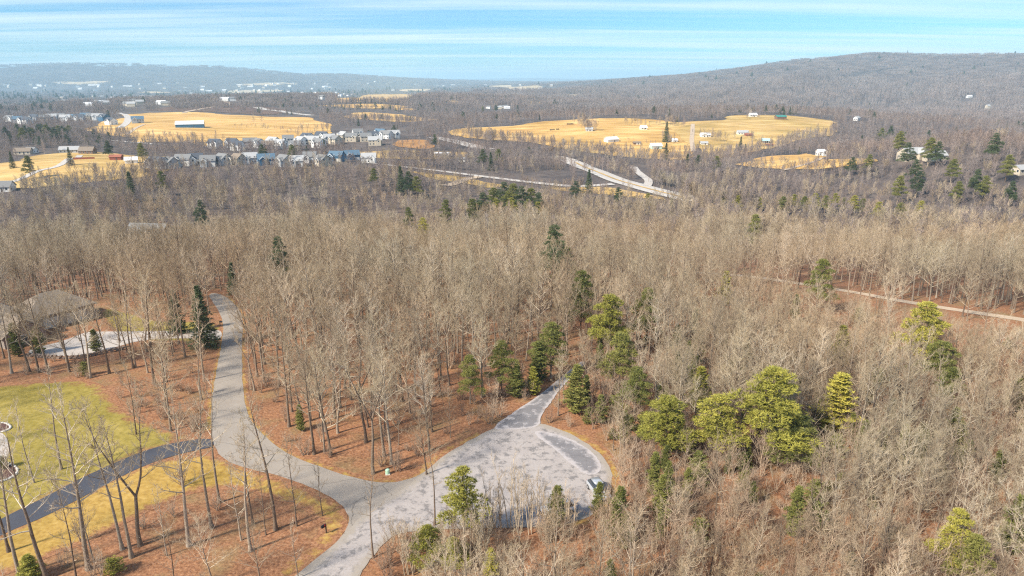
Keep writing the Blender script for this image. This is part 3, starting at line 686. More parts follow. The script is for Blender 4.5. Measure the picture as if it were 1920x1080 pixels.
# ------------------------------------------------------------------ spread one kind over many places (a mass nobody could count)
def mass(name, label, forms, pts, rot, scl, idx):
    me = pydata(name, [tuple(p) for p in pts], [])
    for nm, ty, arr in (('form', 'INT', np.asarray(idx, np.int32)), ('size', 'FLOAT', np.asarray(scl, np.float32)), ('turn', 'FLOAT', np.asarray(rot, np.float32))):
        at = me.attributes.new(nm, ty, 'POINT'); at.data.foreach_set('value', arr)
    o = link(bpy.data.objects.new(name, me)); tag(o, label, kind='stuff')
    g = bpy.data.node_groups.new(name, 'GeometryNodeTree')
    g.interface.new_socket('Geometry', in_out='INPUT', socket_type='NodeSocketGeometry'); g.interface.new_socket('Geometry', in_out='OUTPUT', socket_type='NodeSocketGeometry')
    gi, go = g.nodes.new('NodeGroupInput'), g.nodes.new('NodeGroupOutput'); L = g.links.new
    mp = g.nodes.new('GeometryNodeMeshToPoints'); L(gi.outputs[0], mp.inputs[0])
    jn = g.nodes.new('GeometryNodeJoinGeometry')
    def attr(nm, ty):
        a = g.nodes.new('GeometryNodeInputNamedAttribute'); a.data_type = ty; a.inputs['Name'].default_value = nm; return a.outputs['Attribute']
    fo, si, tu = attr('form', 'INT'), attr('size', 'FLOAT'), attr('turn', 'FLOAT')
    cx = g.nodes.new('ShaderNodeCombineXYZ'); L(tu, cx.inputs[2])
    for i, m in enumerate(forms):
        po = bpy.data.objects.new('form', m)
        oi = g.nodes.new('GeometryNodeObjectInfo'); oi.inputs['Object'].default_value = po; oi.inputs['As Instance'].default_value = True
        cp = g.nodes.new('FunctionNodeCompare'); cp.data_type = 'INT'; cp.operation = 'EQUAL'; L(fo, cp.inputs[2]); cp.inputs[3].default_value = i
        ip = g.nodes.new('GeometryNodeInstanceOnPoints'); L(mp.outputs[0], ip.inputs['Points']); L(cp.outputs[0], ip.inputs['Selection']); L(oi.outputs['Geometry'], ip.inputs['Instance'])
        L(cx.outputs[0], ip.inputs['Rotation']); L(si, ip.inputs['Scale']); L(ip.outputs[0], jn.inputs[0])
    L(jn.outputs[0], go.inputs[0])
    md = o.modifiers.new('spread', 'NODES'); md.node_group = g
    return o
#@@PART3
# ------------------------------------------------------------------ buildings
HOUSE_SPOTS = []                                      # strips kept free of trees in front of and around each building
WALLC = {'white': (.74, .73, .70), 'grey': (.42, .43, .44), 'tan': (.52, .45, .35), 'blue': (.05, .13, .22), 'olive': (.36, .34, .22), 'brick': (.24, .10, .07), 'brown': (.20, .12, .08), 'red': (.26, .08, .05), 'pale green': (.42, .55, .48)}
ROOFC = {'dark grey': (.085, .095, .115), 'grey': (.20, .20, .20), 'light grey': (.38, .38, .38), 'white': (.72, .73, .76), 'green': (.05, .22, .19), 'brown': (.23, .185, .145), 'blue-grey': (.10, .16, .22), 'teal': (.35, .52, .52), 'red': (.32, .12, .08)}
WM = {k: plain(k.replace(' ', '_') + '_siding', v, .7, vary=.08, scale=.8) for k, v in WALLC.items()}
RM = {k: plain(k.replace(' ', '_') + '_shingles', v, .85, vary=.22, scale=2.5) for k, v in ROOFC.items()}
def brick_mat():
    m, t, b = new_mat('red_brickwork'); br = t.nodes.new('ShaderNodeTexBrick'); t.links.new(t.nodes.new('ShaderNodeTexCoord').outputs['Object'], br.inputs[0])
    br.inputs['Color1'].default_value = (.26, .11, .075, 1); br.inputs['Color2'].default_value = (.18, .075, .055, 1); br.inputs['Mortar'].default_value = (.35, .30, .26, 1); br.inputs['Scale'].default_value = 4
    t.links.new(br.outputs[0], b.inputs['Base Color']); return m
M_BRICK = brick_mat()
M_TRIM = plain('white_trim', (.78, .77, .74), .6, vary=.05); M_DARKD = plain('dark_door', (.09, .07, .06), .5); M_GDOOR = plain('garage_door_panel', (.62, .60, .56), .6, vary=.06)
mg, tg, bgl = new_mat('window_glass'); bgl.inputs['Base Color'].default_value = (.035, .045, .06, 1); bgl.inputs['Roughness'].default_value = .12; bgl.inputs['Specular IOR Level'].default_value = .6
M_GLASS = mg
def box_vf(x0, x1, y0, y1, z0, z1):
    v = [(x0, y0, z0), (x1, y0, z0), (x1, y1, z0), (x0, y1, z0), (x0, y0, z1), (x1, y0, z1), (x1, y1, z1), (x0, y1, z1)]
    return v, [(0, 3, 2, 1), (4, 5, 6, 7), (0, 1, 5, 4), (1, 2, 6, 5), (2, 3, 7, 6), (3, 0, 4, 7)]
def box(name, dims, mat, parent):
    return mesh_obj(name, pydata(name, *box_vf(*dims)), mat, parent)
def wall_mesh(w, d, h, g):
    """walls with gable ends at -x and +x, going 2.5 m into the slope"""
    a, b = w / 2, d / 2
    v = [(-a, -b, -2.5), (a, -b, -2.5), (a, b, -2.5), (-a, b, -2.5), (-a, -b, h), (a, -b, h), (a, b, h), (-a, b, h), (-a, 0, h + g), (a, 0, h + g)]
    return pydata('wall', v, [(0, 3, 2, 1), (0, 1, 5, 4), (2, 3, 7, 6), (1, 2, 6, 9, 5), (3, 0, 4, 8, 7), (4, 5, 9, 8), (6, 7, 8, 9)])
def gable_roof(w, d, h, g, o=.5, th=.22):
    a, b = w / 2 + o, d / 2 + o; s = g / (d / 2); e = h - o * s
    pr = [(-b, e), (0, h + g), (b, e), (b, e + th), (0, h + g + th * 1.25), (-b, e + th)]
    v = [(x, y, z + .03) for x in (-a, a) for y, z in pr]
    f = [(i, (i + 1) % 6, 6 + (i + 1) % 6, 6 + i) for i in range(6)] + [(0, 5, 4, 1), (1, 4, 3, 2), (6, 7, 10, 11), (7, 8, 9, 10)]
    me = pydata('roof', v, f); bmx = bmesh.new(); bmx.from_mesh(me); bmesh.ops.recalc_face_normals(bmx, faces=bmx.faces); bmx.to_mesh(me); bmx.free(); return me
def hip_roof(w, d, h, g, o=.6, th=.25):
    a, b = w / 2 + o, d / 2 + o; r = max(a - b, .3); z = h + .03
    v = [(-a, -b, z), (a, -b, z), (a, b, z), (-a, b, z), (-a, -b, z + th), (a, -b, z + th), (a, b, z + th), (-a, b, z + th), (-r, 0, z + th + g), (r, 0, z + th + g)]
    return pydata('roof', v, [(0, 3, 2, 1), (0, 1, 5, 4), (1, 2, 6, 5), (2, 3, 7, 6), (3, 0, 4, 7), (4, 5, 9, 8), (6, 7, 8, 9), (5, 6, 9), (7, 4, 8)])
_W = {}
def window(parent, x, y, z, w=1.1, h=1.4, face='f', fine=False):
    key = (w, h)
    if key not in _W:
        _W[key] = (pydata('window', *box_vf(-w / 2 - .1, w / 2 + .1, -.05, .03, -.1, h + .1)), pydata('pane', *box_vf(-w / 2, w / 2, -.075, -.052, 0, h)))
        _W[key][0].materials.append(M_TRIM); _W[key][1].materials.append(M_GLASS)
    o = mesh_obj('window', _W[key][0], None, parent); o.location = (x, y, z); o.rotation_euler = (0, 0, {'f': 0, 'r': math.pi / 2, 'l': -math.pi / 2, 'b': math.pi}[face])
    mesh_obj('pane', _W[key][1], None, o)
def wall_windows(root, w, d, h, skip=0.0):
    storeys = 2 if h > 4.2 else 1; n = max(2, int(w / 3.2))
    for s in range(storeys):
        z = 1.0 + 2.8 * s
        for k in range(n):
            x = -w / 2 + (k + .5) * w / n
            if not (s == 0 and skip and abs(x - skip) < 2.8): window(root, x, -d / 2 - .0, z)
        for f, xx in (('r', w / 2), ('l', -w / 2)):
            for yy in (-d / 4, d / 4): window(root, xx, yy, z, face=f)
def house(px, py, label, cat='house', w=12, d=9, h=5.2, g=None, wall='white', roof='grey', rz=0.0, name='house', cross=None, garage=None, chimney=False, hip=False, group=None, windows=True, door=True, clear=None, porch=False, hrel=0.0, wallmat=None):
    x, y = ground(px, py, hrel); g = g or d * .36
    root = empty(name, (x, y, tz(x, y)), rz); tag(root, label, cat, group)
    wm = wallmat or WM[wall]
    if hip: box('wall', (-w / 2, w / 2, -d / 2, d / 2, -2.5, h), wm, root); rf = mesh_obj('roof', hip_roof(w, d, h, g), RM[roof], root)
    else: mesh_obj('wall', wall_mesh(w, d, h, g), wm, root); rf = mesh_obj('roof', gable_roof(w, d, h, g), RM[roof], root)
    gx = None
    if cross:
        cx, cw, cp = cross; cg = min(cw * .42, g * .92); n = 14
        o = bpy.data.objects.new('front_gable', wall_mesh(d / 2 + cp, cw, h * .985, cg)); o.data.materials.append(wm); link(o, root); o.location = (cx, -(d / 2 + cp) / 2 - .0, 0); o.rotation_euler = (0, 0, math.pi / 2)
        q = mesh_obj('gable_roof', gable_roof(d / 2 + cp, cw, h * .985, cg, .35), RM[roof], o)
        fb = mesh_obj('gable_trim', gable_trim(cw, h * .985, cg), M_TRIM, o); fb.location = (-(d / 2 + cp) / 2 - .36, 0, 0)
        window(root, cx, -d / 2 - cp, h - 1.9, 1.3, 1.5)
    if garage is not None:
        gy = -d / 2 - (cross[2] if cross and abs(garage - cross[0]) < 1 else 0)
        box('garage_door', (garage - 2.3, garage + 2.3, gy - .06, gy + .05, -.1, 2.3), M_GDOOR, root)
    if door: box('door', (w * .12 - .5, w * .12 + .5, -d / 2 - .07, -d / 2 + .04, -.1, 2.1), M_DARKD, root)
    if windows: wall_windows(root, w, d, h, garage or 0)
    if chimney: box('chimney', (w * .28, w * .28 + .9, .6, 1.5, h, h + g + .9), M_BRICK, root)
    if porch:
        pr = mesh_obj('porch_roof', pydata('porch_roof', *box_vf(-w * .45, w * .3, -d / 2 - 2.2, -d / 2 - .02, 2.6, 2.8)), RM[roof], root)
        for k in range(4): box('porch_post', (-w * .45 + .1 + k * w * .24, -w * .45 + .28 + k * w * .24, -d / 2 - 2.1, -d / 2 - 1.92, -.6, 2.6), M_TRIM, root)
    r = math.hypot(x, y); c = clear if clear is not None else max(w * .62, 7); k = max(1 - ((14 + r * .03) if r < 640 else (20 + r * .06)) / r, .5)
    HOUSE_SPOTS.append((x, y, x * k, y * k, c))
    return root
def gable_trim(w, h, g):
    b = w / 2 + .35; e = h - .35 * g / (w / 2); pr = [(-b, e - .28), (0, h + g - .3), (b, e - .28), (b, e + .2), (0, h + g + .25), (-b, e + .2)]
    v = [(x, y, z) for x in (-.05, .04) for y, z in pr]
    me = pydata('gable_trim', v, [(i, (i + 1) % 6, 6 + (i + 1) % 6, 6 + i) for i in range(6)] + [(0, 5, 4, 1), (1, 4, 3, 2), (6, 7, 10, 11), (7, 8, 9, 10)])
    bmx = bmesh.new(); bmx.from_mesh(me); bmesh.ops.recalc_face_normals(bmx, faces=bmx.faces); bmx.to_mesh(me); bmx.free(); return me
HR = random.Random(77)
ORD = ['first', 'second', 'third', 'fourth', 'fifth', 'sixth', 'seventh', 'eighth', 'ninth', 'tenth', 'eleventh', 'twelfth', 'thirteenth', 'fourteenth', 'fifteenth', 'sixteenth', 'seventeenth', 'eighteenth', 'nineteenth', 'twentieth', 'twenty-first', 'twenty-second', 'twenty-third', 'twenty-fourth', 'twenty-fifth', 'twenty-sixth']
# the near row on the bank: grey and blue houses with front gables
ROW1 = [(298, 312, 17, 'white', 'dark grey'), (322, 312, 11, 'grey', 'grey'), (346, 312, 13, 'white', 'grey'), (369, 311, 11, 'white', 'dark grey'), (392, 311, 12, 'grey', 'grey'), (420, 309, 14, 'grey', 'grey'), (448, 310, 10, 'tan', 'brown'), (470, 304, 12, 'grey', 'light grey'), (500, 305, 14, 'blue', 'blue-grey'), (534, 307, 12, 'grey', 'grey'), (558, 308, 11, 'grey', 'light grey'), (582, 304, 11, 'white', 'grey'), (606, 306, 12, 'tan', 'grey'), (632, 304, 13, 'blue', 'blue-grey'), (660, 303, 14, 'blue', 'blue-grey'), (692, 304, 13, 'white', 'light grey')]
for i, (a, b, w, wl, rf) in enumerate(ROW1):
    house(a, b + HR.uniform(-4, 4), '%s house with %s roof and front gable, %s along the wooded bank' % (wl, rf, ORD[i]), w=w * .84, d=9, h=4.3, wall=wl, roof=rf, rz=HR.uniform(-.8, .45), cross=(HR.choice((-1, 1)) * w * .2, w * .32, 1.6), garage=HR.choice((-1, 1)) * w * .22, group='row of houses on the bank above the wood', clear=9)
# the terrace of white and grey houses below the straw field
ROW2 = [(404, 277, 'white', 'dark grey'), (436, 276, 'grey', 'dark grey'), (446, 281, 'white', 'dark grey'), (470, 275, 'white', 'grey'), (486, 276, 'white', 'grey'), (503, 281, 'brown', 'brown'), (513, 273, 'white', 'light grey'), (527, 278, 'white', 'light grey'), (541, 269, 'grey', 'grey'), (554, 281, 'olive', 'grey'), (565, 272, 'white', 'light grey'), (577, 265, 'white', 'dark grey'), (588, 271, 'tan', 'light grey'), (598, 276, 'white', 'grey'), (604, 262, 'white', 'dark grey'), (618, 267, 'grey', 'light grey'), (630, 270, 'tan', 'grey'), (645, 262, 'tan', 'light grey'), (660, 265, 'tan', 'grey'), (671, 256, 'white', 'grey'), (686, 265, 'tan', 'grey'), (700, 262, 'white', 'dark grey'), (714, 256, 'white', 'blue-grey'), (724, 260, 'white', 'grey'), (738, 259, 'grey', 'light grey'), (704, 272, 'tan', 'light grey')]
for i, (a, b, wl, rf) in enumerate(ROW2):
    w = HR.uniform(11, 14); house(a, b, '%s two-storey house with %s roof, %s in the estate below the straw field' % (wl, rf, ORD[i]), w=w, d=9.5, h=5.6, wall=wl, roof=rf, rz=HR.uniform(-.9, .5), cross=(w * HR.choice((-.24, .24)), w * .36, 1.2), group='estate of pale houses below the straw field', clear=10)
ROW3 = [(20, 228, 'white', 'grey'), (34, 230, 'grey', 'blue-grey'), (48, 232, 'white', 'dark grey'), (66, 226, 'grey', 'dark grey'), (84, 227, 'tan', 'grey'), (98, 225, 'grey', 'light grey'), (113, 224, 'white', 'grey'), (124, 227, 'white', 'light grey'), (136, 226, 'grey', 'blue-grey'), (149, 226, 'white', 'dark grey'), (161, 223, 'white', 'blue-grey'), (172, 224, 'tan', 'grey'), (184, 225, 'white', 'light grey'), (196, 226, 'blue', 'dark grey'), (209, 234, 'white', 'dark grey'), (259, 231, 'grey', 'blue-grey')]
for i, (a, b, wl, rf) in enumerate(ROW3):
    w = HR.uniform(13, 17); house(a, b, '%s two-storey house with %s roof, %s in the estate beside the pale cul-de-sac road' % (wl, rf, ORD[i]), w=w, d=11, h=6.2, wall=wl, roof=rf, rz=HR.uniform(-.6, .6), cross=(w * HR.choice((-.24, .24)), w * .36, 1.2), group='estate of houses left of the straw field', clear=14)
# farms and single buildings of the valley
house(357, 239, 'long white-roofed metal barn with blue end in the straw field', 'barn', w=36.0, d=20.0, h=5, g=4.0, wall='blue', roof='white', rz=.35, name='barn', windows=False, clear=16)
house(1146, 266, 'long white barn with dark doorway on the straw slope', 'barn', w=14.5, d=7.9, h=3.1, g=2.3, wall='white', roof='white', rz=.5, name='barn', windows=False, garage=4, clear=12)
house(1229, 279, 'white gabled barn with green doors beside paddock fence', 'barn', w=11.2, d=8.6, h=3.3, g=2.4, wall='pale green', roof='white', rz=.15, name='barn', windows=False, garage=-2, clear=10)
house(1264, 266, 'small white arched shed standing alone in the pasture', 'shed', w=5.9, d=4.6, h=2.0, g=1.5, wall='white', roof='white', rz=.2, name='shed', windows=False, clear=8)
house(1206, 243, 'small white farmhouse at the upper edge of the straw slope', w=7.9, d=5.9, h=2.7, wall='white', roof='white', rz=.2, clear=12)
house(1105, 246, 'grey farmhouse beneath bare trees at the crest of the straw slope', w=8.6, d=5.9, h=2.5, wall='grey', roof='light grey', rz=-.2, clear=10)
house(1194, 271, 'open brown shed with dark interior in the pasture', 'shed', w=7.9, d=4.6, h=2.2, g=0.9, wall='brown', roof='brown', rz=.1, name='shed', windows=False, garage=1, clear=8)
house(1322, 257, 'white farmhouse with wings beside the straight dirt track', w=11.2, d=5.9, h=2.6, wall='white', roof='white', rz=.15, cross=(-3, 6, 2), clear=12)
house(1320, 271, 'low grey-roofed shed below the white farmhouse', 'shed', w=7.3, d=5.3, h=1.9, g=1.3, wall='white', roof='light grey', rz=-.1, name='shed', windows=False, clear=8)
house(1392, 252, 'long pale farmhouse among yard trees in the pasture', w=13.2, d=5.9, h=2.5, wall='white', roof='light grey', rz=.05, clear=12)
house(1403, 255, 'low red-walled outbuilding beside the pale farmhouse', 'shed', w=7.9, d=4.6, h=2.0, g=1.0, wall='red', roof='red', rz=.1, name='shed', windows=False, clear=8)
house(1435, 268, 'house with pale teal roof and dark porch in the pasture', w=7.9, d=5.9, h=2.6, wall='brown', roof='teal', rz=-.2, porch=True, clear=10)
house(1442, 274, 'long brown trailer home below the teal-roofed house', 'mobile home', w=7.9, d=2.6, h=2.0, g=0.4, wall='brown', roof='red', name='mobile_home', rz=-.05, clear=7)
house(1463, 224, 'barn with green metal roof on the crest of the pasture', 'barn', w=13.2, d=9.2, h=3.9, g=1.7, wall='brown', roof='green', rz=.1, name='barn', windows=False, clear=12)
house(1411, 219, 'white farmhouse on the crest of the pasture', w=10.6, d=6.6, h=2.7, wall='white', roof='white', rz=.1, clear=12)
house(1538, 292, 'white house with tall roof at the end of the pasture drive', w=6.6, d=5.3, h=3.9, wall='white', roof='white', rz=.2, cross=(2, 4, 1.5), clear=9)
house(829, 293, 'white single-storey mobile home on the grassy strip', 'mobile home', w=13.0, d=5.0, h=2.8, g=0.8, wall='white', roof='white', name='mobile_home', clear=8)
house(866, 303, 'small white shed right of the white mobile home', 'shed', w=6.0, d=4.0, h=2.6, g=0.9, wall='white', roof='light grey', name='shed', windows=False, clear=6)
house(1708, 298, 'large house with many-gabled grey roof among trees on the knoll', w=15.2, d=9.6, h=4.2, g=3.2, wall='tan', roof='light grey', rz=.25, cross=(4, 8, 2), clear=9)
house(1752, 300, 'grey-roofed garage block beside the large knoll house', 'garage', w=12.0, d=7.2, h=3.4, g=2.4, wall='tan', roof='light grey', rz=.1, name='garage', garage=-3, clear=8)
house(1791, 274, 'tan-roofed house showing over the crest of the knoll', w=11.2, d=7.2, h=4, wall='tan', roof='light grey', rz=-.3, clear=10, hrel=0)
house(1606, 226, 'pair of white gables among trees behind the knoll', w=9.0, d=6.0, h=4.0, wall='white', roof='light grey', rz=.7, clear=14)
house(1801, 226, 'white house in a clearing low on the mountain slope', w=13.0, d=7.0, h=3.5, wall='white', roof='white', rz=.2, clear=22)
house(1851, 206, 'tall pale house standing highest in the mountain woods', w=11.0, d=9.0, h=12.0, wall='tan', roof='light grey', rz=.2, clear=24)
house(1817, 183, 'small white house far up the mountain slope', w=17.0, d=10.0, h=4.5, wall='white', roof='white', rz=.1, clear=30)
house(1912, 325, 'pale house at the picture edge beyond the knoll', w=7.9, d=5.9, h=2.8, wall='tan', roof='light grey', rz=.3, clear=12)
house(45, 289, 'low tan farmhouse in the near valley meadow', w=14, d=8, h=3, wall='tan', roof='brown', rz=.2, clear=9)
house(60, 287, 'small white cottage next to the low tan farmhouse', w=9, d=7, h=3, wall='white', roof='grey', rz=-.1, clear=8)
house(165, 288, 'dark farmhouse with brown roof above the red fence', w=13, d=9, h=3.2, wall='brown', roof='brown', rz=.1, clear=10)
house(132, 286, 'long grey-roofed house beside the pine stand', w=17, d=8, h=3, wall='grey', roof='light grey', rz=.25, clear=10)
house(219, 300, 'small dark red shed at the meadow edge', 'shed', w=8, d=5, h=2.6, g=1.3, wall='red', roof='red', rz=.1, name='shed', windows=False, clear=8)
house(247, 306, 'small white-roofed shed right of the red one', 'shed', w=8, d=6, h=2.6, g=1.8, wall='white', roof='white', rz=.4, name='shed', windows=False, clear=8)
house(5, 358, 'grey cottage at the picture edge below the meadow', w=12, d=8, h=3, wall='white', roof='grey', rz=.2, clear=9)
house(283, 452, 'house with grey shingle roof and pale gable hidden in the wood', w=17, d=10, h=3.6, g=4.4, wall='brown', roof='grey', rz=-.12, cross=(4.2, 7, 2.5), clear=11, chimney=True)
# far town across the valley
def town_mesh(w, d, h, g):
    v, f = box_vf(-w / 2, w / 2, -d / 2, d / 2, -3, h); b = len(v); o = .6
    v += [(-w / 2 - o, -d / 2 - o, h), (w / 2 + o, -d / 2 - o, h), (w / 2 + o, d / 2 + o, h), (-w / 2 - o, d / 2 + o, h), (-w / 2 - o, 0, h + g), (w / 2 + o, 0, h + g)]
    f += [(b, b + 1, b + 5, b + 4), (b + 2, b + 3, b + 4, b + 5), (b + 1, b + 2, b + 5), (b + 3, b, b + 4), (b, b + 3, b + 2, b + 1)]
    return v, f
def town_form(w, d, h, g, wl, rf):
    v, f = town_mesh(w, d, h, g); me = pydata('house', v, f); me.materials.append(WM[wl]); me.materials.append(RM[rf])
    for k, p in enumerate(me.polygons): p.material_index = 1 if k >= 6 else 0
    return me
TF = [('white-walled', town_form(20, 12, 7, 4.5, 'white', 'grey')), ('white-roofed', town_form(24, 13, 6, 4, 'white', 'white')), ('grey-roofed', town_form(18, 12, 7, 5, 'tan', 'light grey')), ('tan', town_form(22, 12, 6, 5, 'tan', 'grey'))]
TOWN = [('scattered through the near edge of the town, above the purple scrub', [(HR.uniform(115, 330), HR.uniform(178, 200)) for _ in range(34)], .95), ('strung along the woods left of the pale valley fields', [(HR.uniform(330, 660), HR.uniform(172, 190)) for _ in range(36)], 1.0),
        ('at the far edge of town under the blue ridge', [(HR.uniform(0, 640), HR.uniform(157, 171)) for _ in range(48)], 1.5), ('by the dark conifers in the middle of the valley', [(HR.uniform(910, 960), HR.uniform(199, 206)) for _ in range(5)] + [(660, 178), (652, 180), (645, 177), (780, 176)], .6), ('dotting the hazy valley below the open horizon', [(HR.uniform(680, 1050), HR.uniform(154, 172)) for _ in range(16)], 1.3)]
for zn, pts, sc in TOWN:
    for (a, b) in pts:
        k = HR.randrange(4); x, y = ground(a, b); o = mesh_obj('house', TF[k][1]); o.location = (x, y, tz(x, y)); o.rotation_euler = (0, 0, HR.uniform(-.7, .7)); o.scale = (sc, sc, sc)
        tag(o, 'tiny %s house %s' % (TF[k][0], zn), 'house', 'tiny houses ' + zn); HOUSE_SPOTS.append((x, y, x * .86, y * .86, 15 * sc))
for (a, b, w, lab) in [(178, 160, 130, 'long white commercial building at the foot of the blue ridge, farthest'), (392, 171, 60, 'white block-shaped building right of the dark town conifers'), (450, 160, 70, 'wide white flat building beyond the town'), (470, 163, 60, 'low white flat building nearest the pale strip field'), (240, 162, 90, 'long low white building in the middle of town'), (75, 162, 50, 'white low building at the left of town'), (850, 160, 60, 'long pale building alone in the hazy mid valley')]:
    house(a, b, lab, 'building', w=w, d=26, h=9, g=1.2, wall='white', roof='white', name='commercial_building', windows=False, door=False, clear=w * .55, rz=HR.uniform(-.1, .1))
# the brick house by the concrete court
p0 = ground(50, 642); p1 = ground(170, 612); RZ = math.atan2(p1[1] - p0[1], p1[0] - p0[0])
bh = empty('brick_house', (*ground(60, 628), tz(*ground(60, 628))), RZ); tag(bh, 'large brick house with brown-grey hip roofs beside the concrete court', 'house')
def put(o, loc): o.location = loc; return o
def block(cx, cy, w, d, h, g, mw, hip, nm):
    o = bpy.data.objects.new(nm, (pydata(nm, *box_vf(-w / 2, w / 2, -d / 2, d / 2, -2, h)) if hip else wall_mesh(w, d, h, g))); o.data.materials.append(M_BRICK); link(o, bh); o.location = (cx, cy, 0)
    r = mesh_obj('roof', hip_roof(w, d, h, g) if hip else gable_roof(w, d, h, g), RM['brown'], o); return o
b1 = block(-7, 5, 17, 13, 3.4, 5.2, None, True, 'wall'); b2 = block(7.5, 6.5, 14, 10, 3.0, 3.8, None, True, 'wall'); b3 = block(-3.5, -2.6, 7, 8, 2.9, 2.9, None, False, 'wall')
b3.rotation_euler = (0, 0, math.pi / 2)
for k in range(2): box('garage_door', (3.2 + k * 5, 7.4 + k * 5, 1.42, 1.52, 0, 2.3), M_GDOOR, bh)
for xx in (-13.5, -10.2): window(bh, xx, -1.5, 1.0, 1.3, 1.5)
window(bh, -3.5, -6.1, 1.0, 1.5, 1.4); box('chimney', (-8.2, -7.0, 6.0, 7.0, 5.5, 9.8), M_BRICK, bh); box('door', (.6, 1.6, -1.62, -1.5, 0, 2.1), M_DARKD, bh)
HOUSE_SPOTS.append((bh.location.x - 2, bh.location.y + 4, bh.location.x + 4, bh.location.y - 4, 10))

# ------------------------------------------------------------------ evergreens, each at its own place
EVER = []
def evergreen(px, top, form, height, label, cat='tree', name='pine_tree', group=None, wide=1.0, rz=None, base=None):
    H, tm, cm_, st = CON[form]
    x, y = ground(px, base) if base else ground(px, top, height)
    r = empty(name, (x, y, tz(x, y)), RN.uniform(0, 6.28) if rz is None else rz); s = height / H; r.scale = (s * wide, s * wide, s); tag(r, label, cat, group)
    mesh_obj('trunk', tm, None, r); mesh_obj('crown', cm_, None, r); EVER.append((x, y, min(max(height * .28 * wide, 2.0), 4.5)))
evergreen(385, 545, 'spruce', 13.5, 'dark green conical spruce beside the road at the concrete drive', name='spruce_tree', base=652, wide=1.15)
evergreen(1245, 752, 'pine_y0', 10, 'bushy yellow-green pine nearest the gravel circle', base=862, wide=1.45)
evergreen(1338, 742, 'pine_y1', 10.5, 'rounded yellow-green pine in the middle of the pine cluster', base=866, wide=1.4)
evergreen(1430, 690, 'pine_y2', 15, 'tall layered yellow-green pine topping the pine cluster', base=872, wide=1.35)
evergreen(1475, 790, 'pine_g1', 9, 'low spreading green pine at the near end of the pine cluster', base=878, wide=1.6)
evergreen(1315, 690, 'cedar_y0', 8, 'small olive evergreen rising behind the pine cluster', name='evergreen_tree', wide=1.3)
evergreen(1580, 702, 'cedar_y1', 10, 'full rounded yellow-green evergreen right of the pine cluster', name='evergreen_tree', wide=1.6)
evergreen(1745, 566, 'pine_y2', 14, 'tall ragged yellow-green pine standing out of the thicket below the dirt track', wide=1.15)
evergreen(1770, 640, 'pine_g0', 9, 'wide low green pine beneath the tall ragged pine', wide=1.5)
evergreen(1790, 690, 'pine_g2', 7, 'small dark green pine below the tall ragged pine', wide=1.3)
evergreen(1582, 612, 'cedar_y0', 8, 'round olive evergreen halfway to the dirt track', name='evergreen_tree', wide=1.3)
evergreen(1802, 955, 'pine_y1', 9, 'bright yellow-green pine near the bottom corner thicket', wide=.9)
evergreen(1835, 1005, 'pine_g1', 7, 'green pine just below the bright bottom corner pine', wide=1.1)
evergreen(1165, 622, 'pine_g0', 12, 'green pine behind bare trees right of the gravel lane', wide=.95)
evergreen(1195, 690, 'pine_g2', 9, 'dark green hemlock in the wood right of the gravel lane', wide=1.1)
evergreen(1078, 690, 'cedar_g0', 8.5, 'green evergreen at the end of the gravel lane', name='evergreen_tree', base=775, wide=1.35)
evergreen(1128, 740, 'cedar_g1', 5, 'low green evergreen right of the lane end', name='evergreen_tree', wide=1.3)
evergreen(1035, 605, 'pine_g1', 11, 'dark green hemlock left of the gravel lane', wide=1.15)
evergreen(1010, 640, 'cedar_g1', 8, 'smaller hemlock beside the dark one left of the lane', name='evergreen_tree', wide=1.3)
evergreen(940, 640, 'pine_g2', 10, 'green hemlock among pale trunks left of the lane', wide=1.0)
evergreen(968, 685, 'cedar_g0', 6, 'low green evergreen on the leafy bank beside the lane', name='evergreen_tree', wide=1.4)
evergreen(880, 665, 'pine_g0', 9, 'thin green hemlock deeper among the pale trunks', wide=.9)
evergreen(1000, 690, 'cedar_y1', 5, 'small olive evergreen at the top of the leafy bank', name='evergreen_tree', wide=1.4)
evergreen(870, 870, 'pine_y1', 10, 'green pine growing between bare stems in front of the gravel circle', base=1015, wide=1.0)
evergreen(800, 985, 'pine_y2', 5.5, 'broad olive pine at the near rim of the gravel', wide=1.4)
evergreen(850, 1010, 'pine_y0', 4.2, 'low olive pine at the bottom below the gravel circle', wide=1.5)
evergreen(920, 1030, 'cedar_y0', 3.6, 'low green cedar at the bottom edge below the gravel circle', name='evergreen_tree', wide=1.4)
evergreen(1043, 925, 'cedar_g1', 5.5, 'dense small cedar hiding the parked cars', name='evergreen_tree', base=985, wide=1.3)
evergreen(60, 985, 'cedar_y0', 3.0, 'low green bush under the bottom corner trees', 'shrub', 'evergreen_shrub', base=1085, wide=2.2)
evergreen(215, 1020, 'bush_y', 1.8, 'low bright green shrub at the foot of the dark fork', 'shrub', 'evergreen_shrub', base=1075, wide=1.6)
evergreen(565, 765, 'cedar_g1', 4.5, 'small green cedar on the leafy floor right of the road', name='evergreen_tree', base=808)
evergreen(160, 660, 'bush_g', 2.6, 'round green shrub by the lawn corner below the stone wall', 'shrub', 'evergreen_shrub', base=705)
evergreen(35, 600, 'cedar_g0', 7, 'dark cedar before the brick house gable', name='evergreen_tree', base=668, wide=1.2)
evergreen(75, 610, 'cedar_g1', 6, 'dark cedar beside the brick garage corner', name='evergreen_tree', base=664, wide=1.3)
evergreen(182, 610, 'cedar_g0', 5, 'dark evergreen at the end of the stone wall', name='evergreen_tree', base=660, wide=1.4)
evergreen(335, 545, 'spruce2', 10, 'dark spruce behind the big pale tree', name='spruce_tree', base=625, wide=1.1)
evergreen(440, 500, 'spruce2', 9, 'dark evergreen where the road vanishes into the wood', name='spruce_tree', base=552, wide=1.1)
evergreen(1040, 424, 'darkpine', 20, 'dark tall pine standing above the middle of the wood', wide=.9)
